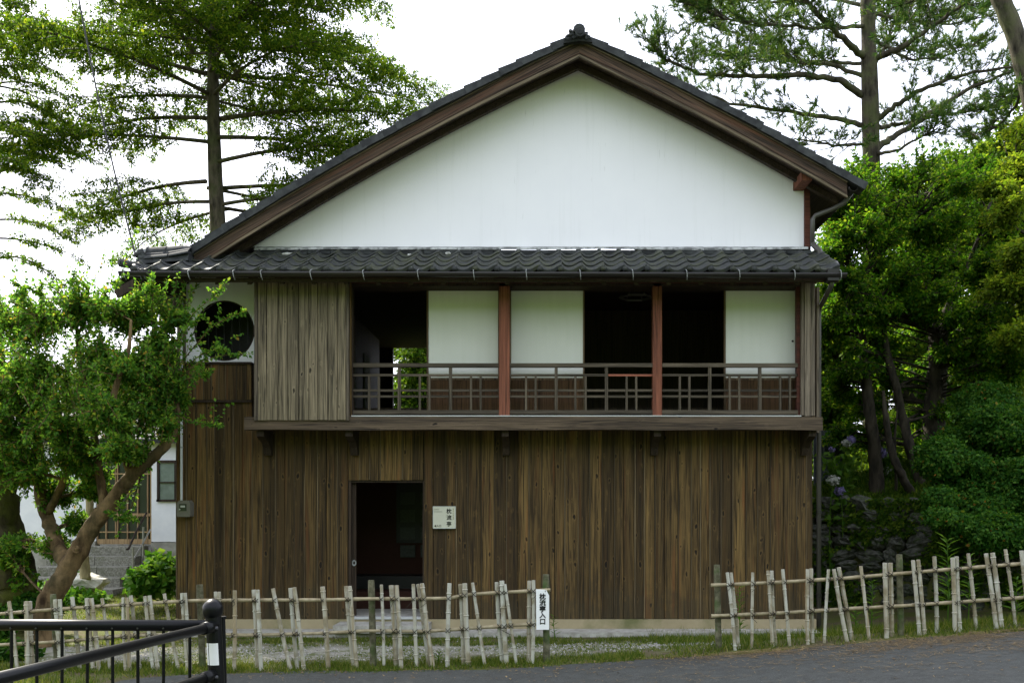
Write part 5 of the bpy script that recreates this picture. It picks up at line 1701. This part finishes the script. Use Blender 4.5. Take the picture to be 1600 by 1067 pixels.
# mossy dark trunk at the very left, and a slender pale trunk behind the myrtle
ty = -.2
clump_tree('mossy_tree', 'dark moss-covered tree trunk at the left edge behind the bamboo fence', 'tree',
           [([T3(18, 1010, ty), T3(10, 930, ty), T3(8, 850, ty), T3(4, 760, ty), T3(-10, 640, ty)], [.30, .24, .19, .16, .12]), ([T3(30, 1005, ty), T3(48, 900, ty+.1), T3(36, 840, ty+.1), T3(20, 790, ty)], [.11, .07, .05, .04])],
           clumps_px([(-60, 640, .2, 90, 70, .9), (0, 700, .6, 60, 60, .7), (-80, 540, .3, 70, 60, .8), (10, 880, -.5, 40, 50, .3, .5)]), 'lf_maple', 'bark_moss', .07, .32, twigs=40, per=30)
clump_tree('slender_tree', 'slender pale trunk in front of the granite steps', 'tree',
           [([T3(134, 905, 3.5), T3(131, 870, 3.5), T3(137, 835, 3.5), T3(139, 780, 3.5), T3(130, 690, 3.5)], [.085, .075, .065, .06, .03])],
           clumps_px([(130, 640, 3.6, 60, 45, .8), (90, 600, 3.6, 50, 45, .8), (170, 600, 3.6, 55, 45, .8)]), 'lf_back', 'bark_pale', .08, .3, twigs=34, per=26)

# ------------------------------------------------------------------ maples on the bank at the right
eq = np.random.default_rng(77)
extra = [(eq.uniform(1290, 1610), eq.uniform(250, 545), eq.uniform(2.0, 4.4), eq.uniform(22, 40), eq.uniform(14, 26), eq.uniform(.3, .6), eq.uniform(.25, .5)) for _ in range(34)]
extra += [(eq.uniform(1290, 1470), eq.uniform(555, 700), eq.uniform(3.2, 4.6), eq.uniform(16, 30), eq.uniform(10, 18), .3, eq.uniform(.12, .22)) for _ in range(14)]
extra += [(eq.uniform(1500, 1620), eq.uniform(530, 620), eq.uniform(1.8, 3.0), eq.uniform(24, 40), eq.uniform(16, 26), .4, .4) for _ in range(8)]


def gz(x, y): return float(ground_z(x, y))
def on_ground(px, Y, dz=-.1):
    x = PXx(px, Y); return np.array([x, Y, gz(x, Y)+dz])


clump_tree('maple_tree', 'dark maple with a forked trunk at the middle of the wooded bank', 'tree',
           [([on_ground(1455, 3.4), T3(1462, 620, 3.4), T3(1465, 540, 3.4), T3(1464, 505, 3.4)], [.19, .16, .14, .12]),
            ([T3(1464, 510, 3.4), T3(1440, 505, 3.2), T3(1410, 490, 3.0), T3(1385, 475, 2.8), T3(1330, 440, 2.6)], [.07, .06, .05, .04, .02]),
            ([T3(1466, 508, 3.4), T3(1490, 490, 3.2), T3(1540, 470, 3.0), T3(1590, 455, 2.9)], [.06, .05, .035, .02]),
            ([T3(1464, 508, 3.4), T3(1455, 470, 3.4), T3(1440, 400, 3.5), T3(1430, 330, 3.5)], [.06, .05, .04, .02]),
            ([T3(1467, 508, 3.4), T3(1500, 440, 3.7), T3(1530, 370, 3.9), T3(1550, 310, 4.0)], [.055, .045, .03, .02])],
           clumps_px([(1345, 300, 2.8, 70, 38, .9), (1420, 275, 3.2, 65, 36, 1.0), (1500, 290, 3.6, 60, 34, 1.0), (1330, 365, 2.4, 62, 45, .8), (1405, 350, 2.8, 60, 40, 1.0), (1480, 350, 3.0, 60, 40, 1.0), (1555, 345, 3.4, 60, 40, 1.0),
                      (1325, 430, 2.2, 48, 42, .7), (1390, 425, 2.6, 55, 36, .9), (1460, 420, 2.8, 55, 38, .9), (1530, 420, 2.8, 60, 40, .9), (1590, 410, 3.0, 50, 40, .9), (1350, 490, 2.4, 45, 30, .6, .8), (1420, 470, 2.6, 45, 22, .6, .7), (1540, 500, 2.6, 60, 35, .8), (1600, 500, 2.8, 50, 40, .8), *extra, (1330, 560, 2.6, 35, 30, .5, .5), (1500, 560, 2.6, 40, 30, .6, .7)]),
           'lf_maple', 'bark_dark', .062, .34, 'maples on the bank', twigs=58, per=50, spread=.07, upb=1.8, flat=.75, branch_r=.035)
clump_tree('maple_tree', 'slim leaning maple nearest the right corner of the house', 'tree',
           [([on_ground(1372, 3.0), T3(1366, 700, 3.0), T3(1358, 640, 3.0), T3(1352, 580, 3.0), T3(1345, 500, 3.1)], [.12, .10, .09, .08, .05])],
           clumps_px([(1330, 470, 3.4, 45, 40, .7), (1300, 520, 3.6, 35, 40, .6, .7), (1360, 540, 3.6, 45, 35, .7), (1310, 600, 3.8, 30, 40, .6, .6), (1400, 580, 3.9, 45, 35, .7, .7), (1340, 640, 4.2, 40, 30, .6, .5), (1300, 400, 3.4, 35, 40, .6)]),
           'lf_maple', 'bark_dark', .062, .34, 'maples on the bank', twigs=62, per=50, spread=.07, upb=1.8, flat=.75)
clump_tree('maple_tree', 'thin leaning maple stems fanning out below the forked maple', 'tree',
           [([on_ground(1442, 2.9), T3(1425, 710, 2.9), T3(1412, 660, 2.9), T3(1402, 610, 2.9), T3(1388, 560, 2.9), T3(1380, 500, 2.9)], [.085, .08, .07, .065, .06, .03]),
            ([on_ground(1430, 2.6), T3(1410, 745, 2.6), T3(1395, 710, 2.6), T3(1385, 660, 2.6), T3(1380, 610, 2.6)], [.07, .065, .06, .05, .02]),
            ([on_ground(1400, 2.8), T3(1400, 740, 2.8), T3(1398, 690, 2.8), T3(1402, 640, 2.8)], [.03, .025, .02, .01])],
           clumps_px([(1400, 530, 3.6, 45, 35, .7), (1450, 600, 3.8, 45, 35, .7, .7), (1430, 660, 4.2, 40, 35, .7, .6), (1470, 640, 3.6, 40, 35, .6, .8), (1370, 680, 4.2, 35, 30, .6, .5)]),
           'lf_maple', 'bark_dark', .062, .34, 'maples on the bank', twigs=62, per=50, spread=.07, upb=1.6, flat=.75)
clump_tree('maple_tree', 'yellow-green maple sprays at the right edge above the hedge', 'tree',
           [([on_ground(1640, 2.2), T3(1635, 480, 2.2), T3(1620, 400, 2.2), T3(1600, 320, 2.2)], [.12, .1, .08, .03])],
           clumps_px([(1575, 330, 1.6, 40, 30, .6), (1590, 395, 1.4, 42, 32, .6), (1555, 300, 2.0, 40, 25, .5, .6), (1600, 270, 2.0, 40, 35, .6), (1610, 460, 1.5, 45, 40, .6), (1560, 450, 1.5, 40, 25, .5, .7), (1600, 200, 2.6, 35, 30, .6, .6), (1590, 530, 1.2, 40, 35, .5)]),
           'lf_maple_light', 'bark_dark', .062, .32, 'maples on the bank', twigs=70, per=52, spread=.07, upb=1.8, flat=.7)

# ------------------------------------------------------------------ trees that close the background
def back_tree(label, x, Y, h, rad, seed, lm='lf_back', n=14, size=.105, z0=None, low=.3):
    global rng
    keep = rng; rng = np.random.default_rng(seed)
    z0 = gz(x, Y)-.1 if z0 is None else z0
    cl = []
    for i in range(n):
        a = rng.uniform(0, 2*math.pi); r = rad*math.sqrt(rng.random())*.75; f = rng.uniform(low, .93)
        cl.append(((x+r*math.cos(a), Y+r*math.sin(a), z0+h*f), (rad*.48, rad*.48, h*.14)))
    clump_tree('broadleaf_tree', label, 'tree', [([(x, Y, z0), (x+.1, Y, z0+h*.3), (x-.05, Y, z0+h*.6), (x, Y, z0+h*.68)], [.035*rad+.08, .03*rad+.07, .02*rad+.05, .03])], cl, lm, 'bark_dark', size, .34, 'trees closing the background', twigs=56, per=40, spread=.12, branch_r=.06)
    rng = keep


back_tree('bright green tree behind the annex roof at far left', PXx(60, 13), 13.5, 6.6, 3.0, 51)
back_tree('bright green tree between the annex and the house', PXx(215, 14), 14.5, 6.2, 2.6, 52)
back_tree('sunlit tree seen through the upstairs rear window', PXx(645, 11), 11.5, 6.6, 2.4, 53, size=.12, low=.2, n=18)
back_tree('low bright tree just past the right corner of the house', PXx(1318, 6.5), 6.8, 4.2, 1.5, 57, n=14, low=.08, size=.1)
back_tree('low bright tree behind the forked maple', PXx(1420, 7), 7.0, 4.6, 1.9, 58, n=16, low=.08, size=.1)
back_tree('broadleaf tree behind the house at the right', PXx(1330, 10), 10.5, 6.4, 2.6, 54, n=16)
back_tree('broadleaf tree high on the bank behind the maples', PXx(1470, 10), 10.5, 6.6, 2.8, 55, n=16, low=.12)
back_tree('broadleaf tree at the top right of the bank', PXx(1610, 9), 9.0, 6.0, 2.6, 56, n=14, low=.12)

# ------------------------------------------------------------------ hedge, shrubs, hydrangeas, weeds
def shrub(name, label, clumps, lmat, size, wr, n, seed, group=None, spread=.03, org=None, bm='bark_dark'):
    """a dense mound: leaves over and inside uneven ellipsoids, on a net of stems"""
    global rng
    keep = rng; rng = np.random.default_rng(seed)
    org = np.array(org if org is not None else clumps[0][0], float)
    root = thing(name, label, 'shrub', org, group)
    lv, wb = Leaves(), MB()
    for c, r, *sh in clumps:
        c, r = np.array(c), np.array(r); k = int(n*(sh[0] if sh else 1))
        u_ = unit(rng.normal(0, 1, (k, 3)))
        rad = 1 - .42*rng.random((k, 1))**1.4 + .16*(rng.random((k, 1)) < .12)*rng.random((k, 1)) + .10*np.sin(u_[:, :1]*9+c[0])*np.sin(u_[:, 2:]*8) + .07*np.sin(u_[:, 1:2]*17)
        p = c + u_*r*rad
        nn = unit(u_ + np.array([0, 0, .5]) + rng.normal(0, .4, (k, 3)))
        dd = unit(rng.normal(0, 1, (k, 3)) + u_*.4)
        l = size*rng.uniform(.6, 1.3, k)
        lv.add(p, dd, nn, l, l*wr)
        for _ in range(9):
            e = c + unit(rng.normal(0, 1, 3))*r*.8; st = c - np.array([0, 0, r[2]*.95]) + rng.normal(0, .04, 3)
            wb.tube([tuple(q2-org) for q2 in bez(st, e, 5, .05, .06)], [.012, .010, .008, .006, .004], 4, cap=False)
    wb.build('stems', M[bm], root)
    link('foliage', lv.mesh('foliage', M[lmat], org), root)
    rng = keep
    return root


hq = np.random.default_rng(60)
hl = [(1560, 770, .6, 75, 62, .7, 1.0), (1600, 690, .9, 75, 60, .7, 1.0), (1500, 715, 1.3, 45, 50, .6, .7), (1640, 800, .0, 80, 80, .7, 1.0), (1500, 790, .5, 45, 50, .6, .7), (1540, 640, 1.6, 50, 42, .6, .6)]
for _ in range(34):
    px_ = hq.uniform(1462, 1660); py_ = hq.uniform(590, 850); r_ = hq.uniform(18, 40)
    if py_ < 640 + (1560-px_)*.5: continue
    hl.append((px_, py_, float(np.interp(py_, [590, 860], [1.6, -.1])-hq.uniform(.3, .75)), r_, r_*hq.uniform(.55, .9), .35, .16*(r_/30)**2))
shrub('azalea_hedge', 'dark green azalea thicket at the right edge above the stone wall', clumps_px(hl), 'lf_hedge', .048, .36, 17000, 61, org=on_ground(1560, .9))
shrub('broadleaf_shrub', 'bright broad-leaved shrub beside the left wall of the house',
      clumps_px([(240, 908, 2.6, 38, 26, .4), (255, 890, 2.8, 24, 20, .35, .6), (222, 912, 2.4, 24, 20, .3, .5), (246, 872, 3.2, 12, 10, .2, .2)]), 'lf_shrub', .12, .38, 520, 62, org=on_ground(240, 2.6))
shrub('ground_plants', 'low leafy plants around the pale boulder', clumps_px([(108, 930, 3.6, 26, 11, .3), (148, 934, 3.4, 16, 9, .25, .7), (126, 902, 4.4, 14, 10, .2, .4), (85, 918, 3.8, 20, 12, .3, .6)]), 'lf_shrub', .10, .38, 260, 63, org=on_ground(115, 3.6))
shrub('dark_shrub', 'dark leafy undergrowth behind the fence at the lower left', clumps_px([(10, 1030, -2.1, 45, 28, .3), (60, 945, -.2, 40, 22, .3, .8), (-30, 980, -1.6, 45, 40, .4)]), 'lf_hedge', .07, .36, 2200, 64, org=on_ground(10, -2.1))


def hydrangea(label, px, Y, heads, seed):
    global rng
    keep = rng; rng = np.random.default_rng(seed)
    org = on_ground(px, Y, -.05); root = thing('hydrangea', label, 'shrub', org, 'hydrangeas on the bank')
    wb, lv = MB(), Leaves()
    for hx_, hy_, hr_, mt_ in heads:
        e = T3(hx_, hy_, Y+rng.uniform(-.1, .1)); st = bez(org + rng.normal(0, .05, 3)*np.array([1, 1, 0]), e, 7, .08, .05)
        wb.tube([tuple(q2-org) for q2 in st], list(np.linspace(.012, .006, 7)), 5)
        twig_leaves(lv, st, 26, .13, .34, .05, 1.2, .25)
        k = 170; u_ = unit(rng.normal(0, 1, (k, 3))); rr = hr_*(CAM_D+Y)/FPX
        fl = Leaves(); fl.add(e + u_*rr*np.array([1, 1, .8]), unit(rng.normal(0, 1, (k, 3))), u_, rr*.55, rr*.25)
        link('flower_head', fl.mesh('flower_head', M[mt_], org), root)
    for _ in range(7):
        e = org + np.array([rng.uniform(-.35, .35), rng.uniform(-.25, .25), rng.uniform(.35, .9)])
        st = bez(org, e, 6, .08, .05); wb.tube([tuple(q2-org) for q2 in st], list(np.linspace(.010, .004, 6)), 4); twig_leaves(lv, st, 20, .13, .34, .05, 1.2, .2)
    wb.build('stems', M['lf_weed'], root)
    link('foliage', lv.mesh('foliage', M['lf_weed'], org), root)
    rng = keep


hydrangea('hydrangea with white and lilac flower heads close to the house corner', 1318, 2.9, [(1323, 692, 6, 'fl_white'), (1330, 687, 6, 'fl_violet'), (1300, 702, 4, 'fl_violet')], 71)
hydrangea('hydrangea low on the bank with one pale and one violet head', 1302, 2.6, [(1302, 750, 8, 'fl_white'), (1312, 767, 7, 'fl_violet')], 72)
hydrangea('hydrangea with faded heads between the maple stems', 1385, 3.4, [(1377, 708, 8, 'fl_violet'), (1386, 735, 7, 'fl_white')], 73)


def weed(label, px, py_top, py_base, Y, n, ll, seed, group='tall weeds along the fence'):
    global rng
    keep = rng; rng = np.random.default_rng(seed)
    b0 = T3(px, py_base, Y); b0[2] = gz(b0[0], Y)-.02; tpt = T3(px+rng.uniform(-4, 4), py_top, Y)
    root = thing('weed_plant', label, 'plant', b0, group)
    st = bez(b0, tpt, 9, 0, .03); wb = MB(); wb.tube([tuple(q2-b0) for q2 in st], list(np.linspace(.008, .003, 9)), 5)
    lv = Leaves(); t = np.linspace(.25, 1, n); f = t*8; i = np.minimum(f.astype(int), 7); p = st[i]+(st[i+1]-st[i])*(f-i)[:, None]
    an = np.arange(n)*2.4; dd = np.stack([np.cos(an), np.sin(an), np.full(n, .55)], 1) + rng.normal(0, .12, (n, 3))
    l = ll*(1.15-.5*t)*rng.uniform(.8, 1.2, n); lv.add(p, dd, np.tile([0, 0, 1.], (n, 1)), l, l*.09)
    wb.build('stem', M['lf_weed'], root); link('leaves', lv.mesh('leaves', M['lf_weed'], b0), root)
    rng = keep


weed('tall feathery weed standing above the right fence', 1480, 842, 985, -2.3, 44, .20, 81)
weed('leafy weed right of the tall feathery one', 1512, 868, 980, -2.2, 30, .17, 82)
weed('slim weed beside the first stakes of the right fence', 1157, 918, 1000, -2.1, 30, .11, 83)
weed('slim weed between single and paired stakes of the right fence', 1361, 908, 990, -2.2, 30, .12, 84)
weed('small weed against the wall right of the hanging sign', 868, 962, 990, -.6, 16, .10, 85)
weed('small weed at the foot of the left fence', 685, 1018, 1042, -2.7, 16, .09, 86)
weed('weed with long leaves at the right end of the fence', 1588, 905, 975, -2.3, 26, .18, 87)
weed('low weed behind the paired stakes at the right fence', 1338, 945, 995, -2.0, 18, .13, 88)


def blades(name, label, cat, n, xr, yr, hmin, hmax, mat, dens=None, seed=1, w=.004, lean=.45, kind='stuff', zlift=0.0):
    q_ = np.random.default_rng(seed)
    x = q_.uniform(*xr, n*3); y = q_.uniform(*yr, n*3)
    if dens is not None:
        k = q_.random(n*3) < dens(x, y); x, y = x[k], y[k]
    x, y = x[:n], y[:n]; k = len(x)
    z = ground_z(x, y)+zlift
    lv = Leaves()
    d = np.stack([q_.normal(0, lean, k), q_.normal(0, lean, k), np.ones(k)], 1)
    lv.add(np.stack([x, y, z], 1), d, q_.normal(0, 1, (k, 3)), q_.uniform(hmin, hmax, k), w*q_.uniform(.7, 1.5, k))
    return link(name, lv.mesh(name, M[mat], (0, 0, 0), tri=True), label=label, category=cat, kind=kind)


def patch(sx, sy, ph, thr, soft=.25):
    return lambda x, y: np.clip((.5+.5*np.sin(x*sx+ph+1.3*np.sin(y*sy*.7))*np.sin(y*sy+ph*2+1.1*np.sin(x*sx*.6)) - thr)/soft, 0, 1)


pt = patch(2.3, 3.1, .6, .40)
blades('grass', 'short grass and weeds along the foot of the left bamboo fence', 'grass', 14000, (-6.5, 1.0), (-3.12, -2.35), .02, .085, 'lf_grass', lambda x, y: np.clip(1-np.abs(y+2.80)/.42, 0, 1)*(.35+.65*pt(x*2, y)), 1, .0035)
blades('grass', 'ragged grass between the right bamboo fence and the house', 'grass', 22000, (1.3, 9), (-2.95, .2), .03, .14, 'lf_grass', lambda x, y: (wall_s(x, y) < -.1)*(.3+.7*pt(x, y)), 2, .004)
blades('grass', 'thin moss and grass strip along the house foundation', 'grass', 14000, (-6, 2.5), (-1.25, -.43), .012, .06, 'lf_grass', lambda x, y: (.15+.85*pt(x*1.7, y*2)), 3, .0035)
blades('grass', 'sunlit lawn in front of the stone steps at left', 'grass', 24000, (-12, -4.9), (.2, 5.6), .02, .075, 'lf_grass', None, 4, .0045)
blades('grass', 'grass tufts left of the road behind the black railing', 'grass', 12000, (-9, -3.4), (-6, -2.9), .03, .12, 'lf_grass', lambda x, y: (x < road_edge_x(y)-.02)*(.3+.7*pt(x, y)), 5, .004)
blades('grass', 'grass tufts spilling over the edge of the asphalt', 'grass', 2500, (-3.5, 6), (-3.2, -2.9), .02, .07, 'lf_grass', lambda x, y: pt(x*2.2, y*.5), 8, .004, .8)
blades('bank_moss', 'mossy green ground cover on the wooded bank', 'moss', 60000, (3.4, 9.5), (.2, 7), .03, .13, 'lf_moss', lambda x, y: (wall_s(x, y) > .16)*1.0, 6, .011, .8)
blades('garden_moss', 'sparse weeds in the gravel in front of the house', 'weeds', 11000, (-5, 2), (-2.6, -.9), .01, .035, 'lf_grass', lambda x, y: pt(x*1.3+2, y)*.5, 7, .004, .9)

# creeping plants on the retaining wall
q_ = np.random.default_rng(15); k = 16000
t_ = q_.uniform(-.2, 6.5, k*4); zz = q_.uniform(.05, 1.75, k*4)
kp = q_.random(k*4) < patch(2.6, 4.0, 1.2, .42)(t_, zz*1.5) + np.clip((zz-1.35)*2.2, 0, 1)
t_, zz = t_[kp][:k], zz[kp][:k]; k = len(t_)
pp = np.stack([W0[0]+_wd[0]*t_+_wn[0]*(.30*zz/1.62-.14), W0[1]+_wd[1]*t_+_wn[1]*(.30*zz/1.62-.14), zz], 1)
lv = Leaves(); lv.add(pp, np.stack([q_.normal(0, .7, k)-_wn[0]*.6, q_.normal(0, .4, k)-_wn[1]*.6, q_.normal(-.5, .4, k)], 1), np.stack([-_wn[0]+q_.normal(0, .5, k), -_wn[1]+q_.normal(0, .5, k), np.ones(k)], 1), q_.uniform(.04, .10, k), q_.uniform(.012, .03, k))
link('wall_creeper', lv.mesh('wall_creeper', M['lf_moss'], (0, 0, 0)), label='creeping leaves and moss hanging over the rubble wall', category='creeper', kind='stuff')

# dry pine needles lying on the asphalt, loose gravel
q_ = np.random.default_rng(5)
k = 9000
x = q_.uniform(-1.5, 8, k*3); y = -3.05 - q_.exponential(.5, k*3)
keep_ = q_.random(k*3) < np.clip((x-0.2)/4, 0.03, 1)*(.25+.75*patch(1.9, 6.0, 2.1, .45)(x, y)); x, y = x[keep_][:k], y[keep_][:k]; kk = len(x)
lv = Leaves(); a = q_.uniform(0, 6.28, kk)
lv.add(np.stack([x, y, road_z(x)+.016], 1), np.stack([np.cos(a), np.sin(a), q_.normal(0, .05, kk)], 1), np.tile([0, 0, 1.], (kk, 1)), q_.uniform(.04, .12, kk), .0035)
k2 = 900; x2 = q_.uniform(-3.5, 8, k2); y2 = -3.0-q_.exponential(.45, k2); a2 = q_.uniform(0, 6.28, k2)
lv.add(np.stack([x2, y2, road_z(x2)+.018], 1), np.stack([np.cos(a2), np.sin(a2), q_.normal(0, .2, k2)], 1), np.tile([0, 0, 1.], (k2, 1)), q_.uniform(.015, .05, k2), q_.uniform(.006, .014, k2))
link('fallen_needles', lv.mesh('fallen_needles', M['lf_litter'], (0, 0, 0), tri=True), label='dry fallen needles scattered on the asphalt', category='litter', kind='stuff')
gm = MB()
for i in range(2600):
    gx_, gy_ = rnd.uniform(-5.5, 2.2), rnd.gauss(-1.7, .45)
    if not -2.7 < gy_ < -.5: continue
    r = rnd.uniform(.006, .02); z0 = float(road_z(gx_)*(1-float(smooth(-2.75, -.4, gy_)))); n = len(gm.v)
    gm.v += [(gx_+r*rnd.uniform(.7, 1.2), gy_, z0), (gx_-r*.6, gy_+r*rnd.uniform(.6, 1.1), z0), (gx_-r*.5, gy_-r, z0), (gx_+rnd.uniform(-.3, .3)*r, gy_, z0+r*rnd.uniform(.5, 1))]
    gm.f += [(n, n+1, n+3), (n+1, n+2, n+3), (n+2, n, n+3)]
gm.build('gravel', speckle('gravel_stone', (.14, .135, .115), (.42, .41, .37), 30, .9), label='loose grey gravel between fence and house', category='gravel', kind='stuff')
